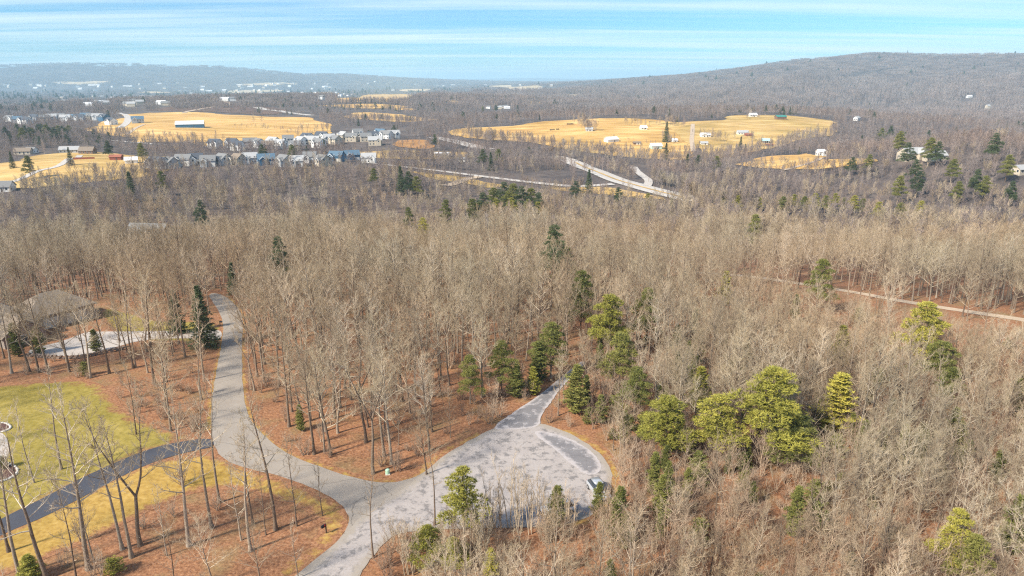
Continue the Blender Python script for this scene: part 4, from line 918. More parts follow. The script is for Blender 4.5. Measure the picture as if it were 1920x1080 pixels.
evergreen(1062, 462, 'pine_g0', 13, 'lower green pine beside the dark tall pine', wide=1.0)
evergreen(1145, 552, 'pine_y0', 14, 'yellow-topped pine among bare crowns beyond the lane', wide=1.1)
evergreen(1092, 508, 'pine_g1', 15, 'olive pine half hidden in crowns beyond the lane', wide=.9)
evergreen(1216, 542, 'pine_g2', 13, 'olive pine right of the yellow-topped one', wide=.9)
evergreen(1362, 510, 'cedar_y0', 9, 'small olive evergreen in the crowns left of the dirt track', name='evergreen_tree', wide=1.2)
evergreen(1545, 485, 'pine_g0', 14, 'green pine beside the start of the dirt track', wide=.9)
evergreen(1418, 402, 'pine_g1', 16, 'round green pine alone in the upper wood', wide=.9)
evergreen(520, 446, 'darkpine', 16, 'dark pine alone in the wood above the road end', wide=.8)
evergreen(792, 408, 'pine_y1', 14, 'yellow-green pine top in the upper wood', wide=1.0)
evergreen(765, 388, 'pine_g0', 15, 'slim green pine in the upper wood', wide=.7)
evergreen(836, 375, 'pine_g2', 17, 'green pine left of the pine clump above the wood', wide=.8)
evergreen(374, 376, 'darkpine', 17, 'dark slim pine above the hidden roof', wide=.7)
evergreen(240, 322, 'spruce2', 17, 'dark conifer standing before the houses on the bank', name='spruce_tree', wide=1.1)
evergreen(300, 320, 'pine_g0', 15, 'green conifer below the first house of the bank', wide=.8)
for k, (a, b, h, f) in enumerate([(885, 372, 16, 'pine_g0'), (905, 362, 18, 'darkpine'), (925, 352, 19, 'pine_g1'), (945, 342, 20, 'darkpine'), (962, 345, 20, 'pine_g2'), (978, 350, 19, 'darkpine'), (996, 352, 18, 'pine_g0'), (1010, 362, 17, 'darkpine'), (900, 378, 13, 'pine_y0'), (930, 372, 14, 'pine_y1'), (960, 370, 15, 'pine_y2'), (990, 374, 14, 'pine_g1'), (1008, 378, 13, 'pine_y0')]):
    evergreen(a, b, f, h, 'pine in the dense clump above the wood, %s from the clump edge' % ORD[k], group='dense pine clump above the wood')
for k, (a, b) in enumerate([(1362, 360), (1385, 366), (1405, 362), (1425, 370), (1470, 368), (1490, 364), (1510, 368), (1530, 362), (1550, 366), (1568, 362), (1585, 370), (1603, 366), (1620, 372), (1650, 378), (1690, 380), (1730, 376)]):
    evergreen(a, b, ('pine_g0', 'pine_y0', 'pine_g1', 'pine_y2')[k % 4], RN.uniform(8, 11), 'green pine, %s in the line where the wood meets the knoll' % ORD[k], group='pine line at the far edge of the wood', wide=1.1)
for k, (a, b, h) in enumerate([(1160, 352, 14), (1215, 362, 11), (1260, 372, 10), (1080, 340, 15), (1105, 318, 19), (750, 312, 18), (765, 322, 16), (780, 330, 14), (920, 285, 14), (905, 280, 15), (935, 279, 14), (1290, 288, 14), (1310, 291, 13), (1345, 292, 13), (1250, 268, 16), (815, 252, 15), (700, 315, 12)]):
    evergreen(a, b, ('darkpine', 'pine_g0', 'spruce2')[k % 3] if k != 4 else 'spruce', h, ['green pine at the wood edge below the highway', 'low green pine beside the highway verge', 'green pine where the highway enters the wood', 'green pine left of the highway junction', 'dark pointed conifer alone at the highway junction', 'tall green pine before the last blue house', 'green pine next to the tall one before the last blue house', 'lower green pine below the blue houses', 'green pine in the grove left of the straw slope', 'dark pine leading the grove left of the straw slope', 'pine at the right of the grove below the straw slope', 'pine on the near rim of the straw slope', 'pine beside the foot of the dirt track', 'pine right of the dirt track foot', 'pointed pine before the long white barn field', 'conifer beside the red earth mound', 'small pine at the end of the bank row'][k], name='evergreen_tree', group='evergreens along the highway and straw slope')
for k, (a, b, h) in enumerate([(1705, 268, 17), (1748, 258, 18), (1762, 266, 16), (1655, 240, 18), (1672, 236, 18), (1690, 246, 17), (1720, 300, 14), (1690, 330, 16), (1725, 322, 15), (1790, 298, 15), (1835, 318, 16), (1850, 330, 14), (1900, 340, 14), (1800, 340, 13), (1600, 295, 12), (1632, 290, 12), (1870, 250, 18), (1895, 290, 16)]):
    evergreen(a, b, ('darkpine', 'pine_g1', 'darkpine', 'pine_g2')[k % 4], h, 'dark pine on the wooded knoll, %s counting across from the pasture end' % ORD[k], group='dark pines on the wooded knoll')
for k in range(14):
    evergreen(30 + k * 7.6 + RN.uniform(-2, 2), RN.uniform(232, 240), ('darkpine', 'pine_g0', 'darkpine')[k % 3], RN.uniform(15, 18), 'dark pine of the dense stand above the valley meadow, %s in line' % ORD[k], group='dense pine stand above the valley meadow', wide=1.15)
for k, (a, b, h, lab) in enumerate([(18, 284, 12, 'dark conical spruce at the picture edge in the meadow'), (50, 292, 15, 'big green pine beside the meadow road'), (127, 276, 13, 'dark spruce before the red fence'), (200, 264, 14, 'green pine beside the red shed'), (262, 268, 14, 'green pine right of the white-roofed shed'), (103, 334, 10, 'low dark evergreen at the near meadow edge'), (8, 238, 17, 'dark pine at the picture edge beside the stand'), (75, 186, 22, 'large dark conifer above the estate houses'), (93, 192, 18, 'smaller dark conifer above the estate houses'), (490, 270, 12, 'small pine between estate and bank houses'), (547, 272, 12, 'dark pine below the olive house'), (607, 262, 13, 'green pine in the gap between estate and blue houses'), (1390, 256, 14, 'dark teal spruce in the pasture farmyard'), (1251, 228, 22, 'tall pointed spruce at the upper farm'), (970, 197, 18, 'dark conifer in the middle of the valley'), (930, 196, 18, 'dark conifer beside the valley house'), (905, 199, 16, 'lone dark conifer left of the valley houses')]):
    evergreen(a, b, 'spruce' if k in (0, 2, 12, 13) else ('darkpine', 'pine_g1', 'spruce2')[k % 3], h, lab, name='evergreen_tree')

# ------------------------------------------------------------------ where trees stand
rng = np.random.default_rng(11); ENTRY_L = spline(ENTRY, 3)
def jitter_polar(r0, r1, spacing, half=44.0):
    X, Y = [], []; r = r0
    while r < r1:
        s = spacing(r); n = max(1, int(2 * math.radians(half) * r / s)); a = np.radians(-half) + 2 * math.radians(half) * (np.arange(n) + rng.random(n)) / n; q = r + s * (rng.random(n) - .5) * 1.1
        X.append(q * np.sin(a)); Y.append(q * np.cos(a)); r += s
    return np.concatenate(X), np.concatenate(Y)
def clear_of(x, y, polys, gap):
    ok = np.ones(x.shape, bool)
    for p in polys:
        a = np.array(p); bx = (x > a[:, 0].min() - gap) & (x < a[:, 0].max() + gap) & (y > a[:, 1].min() - gap) & (y < a[:, 1].max() + gap)
        if bx.any():
            i = np.where(bx)[0]; bad = inside_poly(x[i], y[i], p)
            if gap > 0: bad |= dist_poly(x[i], y[i], p) < gap
            ok[i[bad]] = False
    return ok
def clear_roads(x, y, extra):
    ok = np.ones(x.shape, bool)
    for c, w in ROADS_FAR: ok &= dist_poly(x, y, c, False) > w / 2 + extra
    return ok
def clear_of_spots(x, y):
    ok = np.ones(x.shape, bool)
    for x1, y1, x2, y2, sr in HOUSE_SPOTS:
        lo, hi = min(x1, x2) - sr, max(x1, x2) + sr; i = np.where((x > lo) & (x < hi) & (y > min(y1, y2) - sr) & (y < max(y1, y2) + sr))[0]
        if len(i): ok[i[dist_poly(x[i], y[i], [(x1, y1), (x2, y2)], False) < sr]] = False
    return ok
def clear_of_evergreens(x, y):
    ok = np.ones(x.shape, bool)
    for ex, ey, er in EVER:
        k = max(1 - 1.6 * er / math.hypot(ex, ey), .5); ok &= np.hypot(x - ex, y - ey) > er * .8; ok &= np.hypot(x - ex * k, y - ey * k) > er * .85
        if math.hypot(ex, ey) < 200: k = max(1 - 3.3 * er / math.hypot(ex, ey), .5); ok &= np.hypot(x - ex * k, y - ey * k) > er * .8
    return ok
BELOW = [ground(*p) for p in [(-400, 1075), (760, 1045), (860, 1600), (-900, 1600)]]
STRIP = px_poly([(-100, 1130), (-60, 1010), (0, 990), (160, 915), (300, 850), (400, 835), (660, 960), (640, 1020), (520, 1110)], 0)   # lower-left strip, placed by hand below
LAWNZ = px_poly([(-100, 700), (190, 700), (390, 815), (390, 850), (-100, 1040)], 0)
HOUSEZ = px_poly([(-120, 668), (-120, 545), (170, 545), (230, 590), (415, 600), (415, 640), (260, 645), (150, 672)], 0)
LEFTW = px_poly([(-100, 705), (-100, 668), (150, 672), (260, 645), (410, 640), (395, 750), (385, 815), (300, 795)], 0)
FRONTW = px_poly([(455, 650), (1050, 720), (900, 812), (750, 905), (480, 806), (455, 730)], 0)
BULBZ = px_poly([(700, 1000), (1150, 900), (1200, 800), (1250, 900), (1230, 1140), (640, 1140)], 0)
HVIEW = px_poly([(235, 478), (330, 478), (345, 440), (220, 440)], 0)
x, y = jitter_polar(40, 205, lambda r: 3.9)
x2, y2 = jitter_polar(40, 150, lambda r: 4.4); m = (x2 > 16) & (y2 < 140); x = np.concatenate([x, x2[m]]); y = np.concatenate([y, y2[m]])
x3, y3 = jitter_polar(42, 108, lambda r: 4.2); m = (x3 > 9) & (y3 < 100); n0 = len(x); x = np.concatenate([x, x3[m]]); y = np.concatenate([y, y3[m]]); lowt = np.arange(len(x)) >= n0
ok = clear_of(x, y, [ROAD, GRAV, LANE, DRIVE, TRACK, CDRIVE, WHITEPATH], 1.6) & clear_of(x, y, [STRIP, LAWNZ, HOUSEZ, BELOW], 0) & clear_of_spots(x, y) & clear_of_evergreens(x, y)
x, y, lowt = x[ok], y[ok], lowt[ok]
keep = np.ones(len(x)); keep[inside_poly(x, y, FRONTW)] = .75; keep[inside_poly(x, y, LEFTW)] = .55; keep[inside_poly(x, y, BULBZ)] = .58
ok = rng.random(len(x)) < keep; x, y, lowt = x[ok], y[ok], lowt[ok]
sz = rng.uniform(.68, 1.02, len(x)); fm = rng.integers(0, 9, len(x)); tu = rng.uniform(0, 6.28, len(x))
inb = inside_poly(x, y, BULBZ); fm[inb] = np.where(rng.random(inb.sum()) < .85, rng.choice([9, 9, 10, 11], inb.sum()), fm[inb]); sz[inb] *= np.where(fm[inb] >= 9, .95, .55)
fm[lowt] = rng.choice([2, 6, 6, 7], lowt.sum()); sz[lowt] *= .62
right = (x > 14) & (y < 135); sz[right] *= np.clip(.62 + (y[right] - 60) / 220, .6, 1.0); fm[right & (rng.random(len(x)) < .18)] = 9
ea = np.array([math.atan2(p[0], p[1]) for p in ENTRY_L]); er_ = np.array([math.hypot(*p) for p in ENTRY_L]); th_ = np.arctan2(x, y)
df = np.interp(th_, ea, er_) - np.hypot(x, y); low = (th_ > math.radians(19)) & (df > -1) & (df < 75) & (rng.random(len(x)) < .89); sz[low] = np.minimum(sz[low], (df[low] * .215 + .3) / 18.5)   # low growth below the dirt track
ok = sz > .12; x, y, sz, fm, tu = x[ok], y[ok], sz[ok], fm[ok], tu[ok]
fr = inside_poly(x, y, FRONTW); fm[fr & (rng.random(len(x)) < .18)] = 9
sz *= np.interp(np.hypot(x, y), [110, 205], [1, .94]) * (.9 + .24 * np.sin(x / 17 + 2 * np.sin(y / 26)) * np.sin(y / 14 + x / 33))
z = terrain(x, y)
near = dict(x=x, y=y, z=z, s=sz, f=fm, t=tu)
# trees set out one by one, as seen: (base px, form, size, lean by turn)
HAND = [(167, 1067, 0, 1.02, 'tall straight bare tree with thick trunk standing nearest below the dark driveway'), (88, 1085, 7, .95, 'forked bare tree beside the thick trunk, in the bottom corner below the dark driveway'),
        (263, 1023, 1, 1.0, 'twin-stemmed bare tree whose dark fork stands in front of the dark driveway'), (355, 1023, 0, .93, 'stout straight bare tree on the leaf patch below the driveway mouth'),
        (398, 990, 8, 1.0, 'bare tree with tall dark trunk rising across the driveway mouth'), (412, 942, 8, .9, 'bare tree with dark flared base nearest the driveway mouth'),
        (470, 1033, 3, .84, 'pale slender leaning bare tree on the leaf patch beside the curve'), (475, 983, 8, .75, 'thin bare tree just inside the road curve among young trees'),
        (517, 993, 3, .95, 'slender dark bare tree standing alone before the road bend'), (557, 987, 9, 1.25, 'multi-branched young bare tree near the mailbox side of the verge'),
        (605, 967, 9, .85, 'small young bare tree at the tip of the golden verge'), (230, 1030, 8, .95, 'thin grey bare tree left of the dark fork below the driveway'),
        (247, 1045, 3, .9, 'pale slender bare tree close to the dark fork below the driveway'), (143, 1090, 9, 1.3, 'very thin young bare tree at the bottom edge below the driveway'),
        (177, 1053, 9, 1.15, 'thin young bare tree close behind the thick nearest trunk'), (453, 1013, 9, 1.2, 'young bare tree beside the pale leaning one on the leaf patch'),
        (17, 1035, 8, .85, 'bare tree at the picture edge next to the end of the driveway'), (37, 1078, 3, .9, 'slender bare tree at the bottom corner beside the low green bush'),
        (313, 1042, 9, .95, 'short young bare tree on the leaf patch between two stout trunks'), (498, 1003, 9, 1.0, 'young bare tree in the thin clump before the road bend'),
        (560, 1085, 9, .8, 'bushy young bare tree at the bottom edge beside the pale road'), (400, 1100, 6, .55, 'low round-headed bare tree at the bottom edge on the leaf patch'),
        (490, 1098, 6, .5, 'low round-headed bare tree at the bottom edge nearest the pale road'), (330, 1110, 9, 1.0, 'bushy young bare tree at the bottom edge below the stout trunk'),
        (65, 905, 9, 1.3, 'thin young bare tree on the green lawn above the driveway end'), (115, 880, 8, .78, 'sparse bare tree standing on the green lawn beside the driveway'),
        (290, 720, 2, 1.12, 'big pale wide-crowned bare tree beside the concrete drive'), (92, 700, 0, .92, 'tall bare tree in front of the brick house at the lawn edge'),
        (55, 697, 1, .95, 'twin-stemmed bare tree in front of the brick house'), (22, 700, 7, .9, 'open-branched bare tree before the brick house at the picture edge'),
        (205, 700, 3, .9, 'slender bare tree between the brick house and the lawn'), (250, 690, 8, .95, 'sparse bare tree beside the end of the stone wall'),
        (130, 690, 4, .9, 'triple-stemmed bare tree below the middle of the stone wall'), (170, 708, 0, .85, 'straight bare tree at the top corner of the green lawn'), (8, 672, 2, .8, 'wide-crowned bare tree screening the brick gable at the picture edge'), (275, 660, 1, .85, 'twin-stemmed bare tree between stone wall and big pale tree'), (225, 640, 8, .8, 'sparse bare tree between concrete drive and brick house'), (335, 645, 7, .8, 'open-branched bare tree below the concrete drive'),
        (150, 640, 6, .6, 'small dark round-headed bare tree on the paved court of the brick house'), (255, 815, 9, 1.3, 'young bare tree at the corner of lawn and leaf patch'), (320, 808, 7, .75, 'open-branched bare tree at the upper end of the green lawn'),
        (968, 990, 10, 1.0, 'tall many-stemmed clump of saplings before the middle of the gravel circle'), (1000, 996, 10, .92, 'many-stemmed sapling clump close right of the tallest one before the gravel'), (1066, 1002, 10, .72, 'many-stemmed sapling clump in front of the parked cars'),
        (932, 1002, 10, .8, 'many-stemmed sapling clump close left of the tallest one before the gravel'), (1030, 1014, 11, .8, 'bushy many-stemmed clump below the small cedar'), (868, 1080, 10, .95, 'pale many-stemmed clump in front of the green pine'), (905, 1050, 11, .95, 'bushy many-stemmed clump beside the green pine at the gravel rim'), (700, 1045, 8, .62, 'single thin trunk standing on the gravel fork near the bottom'),
        (815, 985, 8, .6, 'thin bare tree with reddish trunk at the gravel rim'), (770, 1075, 11, .9, 'bushy many-stemmed clump at the bottom beside the pale road'), (1152, 990, 11, .85, 'bushy many-stemmed clump behind the silver car corner'), (800, 890, 6, .62, 'pale low spreading tree at the corner between road and lane'), (735, 870, 0, .85, 'tall dark-trunked bare tree nearest the green utility box'), (1340, 985, 2, .62, 'wide-crowned pale tree below the pine cluster'), (1560, 985, 2, .7, 'wide-crowned pale tree in the bottom thicket centre'), (1690, 960, 6, .75, 'round-headed pale tree in the bottom thicket')]
hp = [ground(h[0], h[1]) for h in HAND]
# the 300 that show largest are things of their own
px, py = project(near['x'], near['y'], near['z'] + 9 * near['s'])
vis = (px > -30) & (px < 1950) & (py < 1120)
big = np.where(vis, near['s'] * np.where(near['f'] == 9, .55, 1) / np.hypot(near['x'], near['y']), 0)
order = np.argsort(-big)[:300 - len(HAND)]
solo = np.zeros(len(near['x']), bool); solo[order] = True
def zone(xx, yy):
    a, b = np.array([xx]), np.array([yy])
    if inside_poly(a, b, FRONTW)[0]: return 'in the leafy wood between the road and the gravel lane'
    if inside_poly(a, b, LEFTW)[0]: return 'in the brushy patch between the lawn and the road'
    if inside_poly(a, b, BULBZ)[0]: return 'in the brush on the near rim of the gravel circle'
    if yy < 84: return 'in the thicket at the bottom beyond the gravel circle' if xx > 10 else 'at the bottom edge near the road'
    if xx > 14: return 'in the thicket around the yellow-green pines' if xx < 52 else 'in the thicket towards the picture edge, below the dirt track'
    return 'in the wood behind the road bend' if xx < -20 else 'in the wood beyond the gravel lane'
def put_tree(xx, yy, f, s, t, label, group):
    r = empty('bare_tree', (xx, yy, tz(xx, yy)), t, s); tag(r, label, 'tree', group)
    mesh_obj('trunk', PROTO[f][1], None, r); mesh_obj('crown', PROTO[f][2], None, r)
for h, (hx, hy) in zip(HAND, hp): put_tree(hx, hy, h[2], h[3], RN.uniform(0, 6.28), h[4], 'bare trees by the road and lawn')
for i in order:
    w = PROTO[near['f'][i]][0]; hue = 'short ' if near['s'][i] < .6 else ''
    zn = zone(near['x'][i], near['y'][i])
    put_tree(near['x'][i], near['y'][i], int(near['f'][i]), float(near['s'][i]), float(near['t'][i]), '%s%s bare tree %s' % (hue, w, zn), 'bare trees ' + zn)
rest = ~solo
MX = [near['x'][rest]]; MY = [near['y'][rest]]; MS = [near['s'][rest]]; MF = [near['f'][rest]]
# mid distance: the wood down to the highway and the valley
x, y = jitter_polar(205, 640, lambda r: 4.1 if r < 330 else 4.7)
ok = clear_of(x, y, FIELDS + [TRACK], .5) & clear_roads(x, y, 4) & clear_of_spots(x, y) & clear_of_evergreens(x, y)
HOMES = px_poly([(250, 318), (260, 284), (480, 275), (720, 278), (730, 306), (700, 322)], 0); HOMES2 = px_poly([(380, 276), (400, 262), (560, 246), (700, 234), (770, 240), (770, 262), (640, 274)], 0)
LEFTV = px_poly([(-80, 356), (-80, 285), (120, 270), (330, 275), (420, 290), (330, 325), (200, 345)], 0)
HSIDE = px_poly([(1085, 318), (1200, 350), (1285, 371), (1275, 392), (1180, 392), (1090, 366), (900, 350), (760, 330), (760, 316), (900, 332)], 0)
dens = np.full(len(x), .95); dens[inside_poly(x, y, HOMES)] = .22; dens[inside_poly(x, y, LEFTV)] = .14; dens[inside_poly(x, y, HSIDE)] = .10; dens[(np.hypot(x, y) > 350)] *= .88
# the slope towards the highway opens up so that road and verge show
ok &= rng.random(len(x)) < dens
x, y = x[ok], y[ok]
MX.append(x); MY.append(y); MS.append(rng.uniform(.8, 1.08, len(x)) * np.interp(np.hypot(x, y), [200, 260, 320, 400, 640], [.92, .82, .72, .65, .60]) * (.86 + .28 * (np.sin(x / 23 + 2 * np.sin(y / 31)) * np.sin(y / 19 + x / 47)))); MF.append(np.where(np.hypot(x, y) + rng.normal(0, 32, len(x)) < 310, rng.integers(0, 9, len(x)), NP + np.where(rng.random(len(x)) < np.clip((560 - np.hypot(x, y)) / 260, .1, .75), rng.integers(0, 2, len(x)), rng.integers(2, 5, len(x)))))
x, y = jitter_polar(640, 1700, lambda r: 6.5 + (r - 640) * .006)
ok = clear_of(x, y, [f for i, f in enumerate(FIELDS) if i != SCRUB_I], 0) & clear_roads(x, y, 5) & clear_of_spots(x, y)
dens = np.full(len(x), .9); dens[inside_poly(x, y, HOMES2)] = .05; dens[(x < -.18 * y) & (y > 1250)] = .4; dens[inside_poly(x, y, FIELDS[SCRUB_I])] = .25
ok &= rng.random(len(x)) < dens; x, y = x[ok], y[ok]
MX.append(x); MY.append(y); MS.append(rng.uniform(.5, .75, len(x))); MF.append(NP + 2 + rng.integers(0, 3, len(x)))
x, y = jitter_polar(1700, 11000, lambda r: max(16, r * .0095))
ok = clear_of(x, y, [f for i, f in enumerate(FIELDS) if i != SCRUB_I], 0) & clear_roads(x, y, 8) & clear_of_spots(x, y)
patch = np.sin(x / 140 + 2 * np.sin(y / 260)) * np.sin(y / 190 + 1.5 * np.sin(x / 310)); valley = terrain(x, y) < -15
ok &= rng.random(len(x)) < np.where(valley, np.where(x < -.15 * y, np.clip(.35 + .5 * patch, .08, 1), np.clip(.75 + .5 * patch, .15, 1)), 1.0); ok_ = ok; x, y = x[ok], y[ok]
MX.append(x); MY.append(y); rr_ = np.hypot(x, y); fr_ = rr_ > 3600; MS.append(np.where(fr_, np.clip(rr_ / 7500, .7, 1.3), np.clip(rr_ * .0095 / 16, 1, 2.2)) * rng.uniform(.8, 1.15, len(x)) * np.where((x < -.15 * y) & valley[ok_], .75, 1)); MF.append(np.where(fr_, NP + 8 + rng.integers(0, 2, len(x)), NP + 5 + rng.integers(0, 3, len(x))))
# hedgerows, yard trees and single trees out in the fields
for line, n, s0, s1 in [([(440, 240), (520, 244), (610, 256)], 46, .15, .4), ([(480, 232), (560, 250), (620, 246)], 14, .5, .8), ([(215, 256), (330, 268), (420, 270)], 26, .4, .7), ([(1010, 253), (1035, 246), (1060, 237)], 16, .06, .16), ([(1080, 232), (1095, 240), (1112, 248)], 44, .45, .85), ([(1180, 234), (1215, 240)], 14, .4, .7), ([(1250, 262), (1262, 272)], 12, .3, .6), ([(1330, 262), (1352, 268)], 14, .4, .7), ([(960, 252), (1000, 256)], 12, .1, .3), ([(1285, 374), (1330, 386), (1420, 402)], 90, .5, .75), ([(1400, 222), (1440, 222)], 10, .3, .6), ([(870, 250), (890, 262), (930, 268)], 46, .4, .8), ([(1150, 262), (1200, 268), (1290, 284)], 26, .12, .35), ([(1240, 234), (1290, 238)], 26, .4, .75), ([(1300, 254), (1400, 262), (1480, 272)], 34, .15, .6), ([(1480, 268), (1530, 262), (1578, 242)], 40, .4, .8), ([(1330, 280), (1420, 285), (1500, 276)], 40, .15, .45), ([(1420, 306), (1450, 312), (1490, 316)], 14, .2, .5), ([(900, 262), (1000, 278), (1120, 294), (1230, 304)], 70, .35, .75), ([(300, 318), (200, 332), (60, 340)], 40, .2, .7), ([(690, 298), (800, 300), (900, 296)], 40, .3, .6), ([(270, 322), (400, 320), (560, 318), (720, 316)], 120, .22, .5), ([(280, 318), (480, 316), (700, 312)], 26, .4, .62), ([(1100, 312), (1150, 326), (1190, 336)], 46, .3, .6), ([(1225, 345), (1260, 352), (1330, 372)], 60, .3, .62), ([(780, 322), (900, 340), (1000, 352), (1090, 360)], 60, .2, .45), ([(1130, 358), (1200, 374), (1280, 390)], 34, .15, .35), ([(1020, 290), (1060, 296), (1090, 306)], 50, .4, .7)]:
    c = spline([ground(*p) for p in line], 8); q = [c[int(v)] for v in rng.uniform(0, len(c) - 1, n)]; r = np.array([math.hypot(*v) for v in q])
    MX.append(np.array([v[0] for v in q]) + rng.normal(0, 1, n) * r * .004); MY.append(np.array([v[1] for v in q]) + rng.normal(0, 1, n) * r * .006); MS.append(rng.uniform(s0, s1, n)); MF.append(NP + rng.integers(0, 5, n))
mx_, my_, ms_, mf_ = map(np.concatenate, (MX, MY, MS, MF))
mass('forest', 'bare grey-brown forest covering the slope, valley and mountain', [p[3] for p in PROTO] + MIDP + CLUMP, np.stack([mx_, my_, terrain(mx_, my_)], 1), rng.uniform(0, 6.28, len(mx_)), ms_, mf_)
# brush and low shoots under the trees
x, y = jitter_polar(42, 190, lambda r: 2.1 if r < 130 else 4.0)
ok = clear_of(x, y, [ROAD, GRAV, LANE, DRIVE, TRACK, CDRIVE, WHITEPATH], .9) & clear_of(x, y, [LAWN, HOUSEZ], 0) & clear_of_spots(x, y)
th_ = np.arctan2(x, y); df = np.interp(th_, ea, er_) - np.hypot(x, y); ok &= ~((th_ > math.radians(19)) & (df > -2) & (df < 24))
d = np.full(len(x), .45); d[inside_poly(x, y, BELOW)] = .12; d[inside_poly(x, y, FRONTW)] = .26; d[inside_poly(x, y, STRIP)] = .05; d[inside_poly(x, y, LEFTW)] = .5; d[inside_poly(x, y, BULBZ)] = .9; d[(x > 14) & (y < 140)] = 1.0
ok &= rng.random(len(x)) < d; x, y = x[ok], y[ok]
f = rng.integers(0, 4, len(x)); e = rng.random(len(x)); f = np.where((e < .06) & (x > 5), 4, f); f = np.where((e > .955) & (x > 5), 5, f); f = np.where((f == 3) & (x < 10), 0, f)
mass('undergrowth', 'bare pinkish-brown brush and low shoots under the trees', SHRUB + [CONJ['bush_g'], CONJ['cedar_g0']], np.stack([x, y, terrain(x, y)], 1), rng.uniform(0, 6.28, len(x)), np.where(f >= 4, rng.uniform(.35, .85, len(x)), rng.uniform(.6, 1.25, len(x))), f)
# far dark conifers
x, y = jitter_polar(650, 7000, lambda r: max(11, r * .011))
ok = clear_of(x, y, FIELDS, 0) & clear_roads(x, y, 6) & clear_of_spots(x, y)
pt = np.sin(x / 95 + 3 * np.sin(y / 170)) * np.sin(y / 120 + 2 * np.sin(x / 210)); town = (x < -150) & (y > 1500)
ok &= rng.random(len(x)) < np.where(town, .16, np.clip((pt - .55) * .5, .012, .2)); x, y = x[ok], y[ok]
mass('evergreens', 'dark conifers sprinkled through the distant valley and slopes', [CONJ['spruce2'], CONJ['darkpine'], CONJ['bush_g']], np.stack([x, y, terrain(x, y)], 1), rng.uniform(0, 6.28, len(x)), rng.uniform(.7, 1.2, len(x)) * np.clip(np.hypot(x, y) / 1900, .8, 1.7), rng.integers(0, 2, len(x)))
#@@PART5
# ------------------------------------------------------------------ small things
def lathe(name, prof, mat, parent=None, n=10):
    v = []; f = []
    for r, z in prof: v += [(r * math.cos(2 * math.pi * k / n), r * math.sin(2 * math.pi * k / n), z) for k in range(n)]
    for i in range(len(prof) - 1): f += [(i * n + k, i * n + (k + 1) % n, (i + 1) * n + (k + 1) % n, (i + 1) * n + k) for k in range(n)]
    f += [tuple(range(n))[::-1], tuple(range((len(prof) - 1) * n, len(prof) * n))]
    return mesh_obj(name, pydata(name, v, f), mat, parent)
M_BLACK = plain('black_painted_metal', (.02, .02, .025), .5); M_WOODP = plain('weathered_post_wood', (.10, .07, .05), .9); M_GREENB = plain('pale_green_plastic', (.40, .62, .45), .5); M_REDFL = plain('red_flag', (.5, .04, .03), .5)
def mailbox(px, py, label, rz):
    x, y = ground(px, py); r = empty('mailbox', (x, y, tz(x, y)), rz); tag(r, label, 'mailbox')
    box('post', (-.06, .06, -.06, .06, -.4, 1.15), M_WOODP, r); box('arm', (-.05, .05, -.55, .06, .96, 1.05), M_WOODP, r)
    v = []; prof = [(-.13, 0), (.13, 0), (.13, .18)] + [(.13 * math.cos(a), .18 + .13 * math.sin(a)) for a in (.5, 1.05, 1.57, 2.1, 2.64)] + [(-.13, .18)]; n = len(prof)
    for yy in (-.62, .02): v += [(a, yy, 1.07 + b) for a, b in prof]
    bx_ = mesh_obj('box', pydata('box', v, [(k, (k + 1) % n, n + (k + 1) % n, n + k) for k in range(n)] + [tuple(range(n))[::-1], tuple(range(n, 2 * n))]), M_BLACK, r)
    box('flag', (.135, .15, -.3, -.12, 1.2, 1.42), M_REDFL, r)
mailbox(612, 1000, 'black mailbox on a wooden post beside the golden verge', -.7); mailbox(413, 612, 'black mailbox on a post where the concrete drive meets the road', 1.4)
x, y = ground(727, 889); r = empty('utility_pedestal', (x, y, tz(x, y)), .2); tag(r, 'pale green utility pedestal on the leafy verge at the junction', 'utility box')
box('base', (-.32, .32, -.32, .32, -.2, .14), M_EDGE, r); lathe('cover', [(.30, .14), (.30, .62), (.27, .74), (.15, .80), (.02, .81)], M_GREENB, r, 12)
# planting beds edged with pale stones on the lawn, left edge
def bed(pts, label):
    poly = px_poly(pts); o = sheet('flower_bed', poly, M_MULCH, .09, .6); o['kind'] = 'thing'; tag(o, label, 'flower bed')
    L = [poly[i] for i in range(0, len(poly))]; acc = 0; k = 0
    form = lathe('edging_stone', [(.10, -.05), (.19, .0), (.20, .12), (.12, .2), (.02, .21)], M_EDGE, o, 6)
    first = True
    for i in range(len(L)):
        a, b = L[i], L[(i + 1) % len(L)]; d = math.hypot(b[0] - a[0], b[1] - a[1]); m = max(1, int(d / .42))
        for q in range(m):
            t = q / m; e = form if first else form.copy()
            if not first: link(e, o)
            first = False
            xx, yy = a[0] + (b[0] - a[0]) * t, a[1] + (b[1] - a[1]) * t; e.location = (xx, yy, tz(xx, yy) + .06); e.rotation_euler = (0, 0, RN.uniform(0, 3)); s = RN.uniform(.8, 1.15); e.scale = (s * 1.15, s, s)
bed([(-40, 792), (0, 793), (14, 795), (22, 802), (14, 808), (0, 812), (-40, 812)], 'dark mulch bed edged with pale stones above the curved white path')
bed([(-40, 880), (0, 868), (18, 870), (35, 880), (30, 892), (15, 900), (0, 904), (-40, 915)], 'dark mulch bed edged with pale stones below the curved white path')
evergreen(8, 862, 'bush_g', 1.7, 'clipped dark green shrub beside the curved white path', 'shrub', 'evergreen_shrub', base=878, wide=1.2)
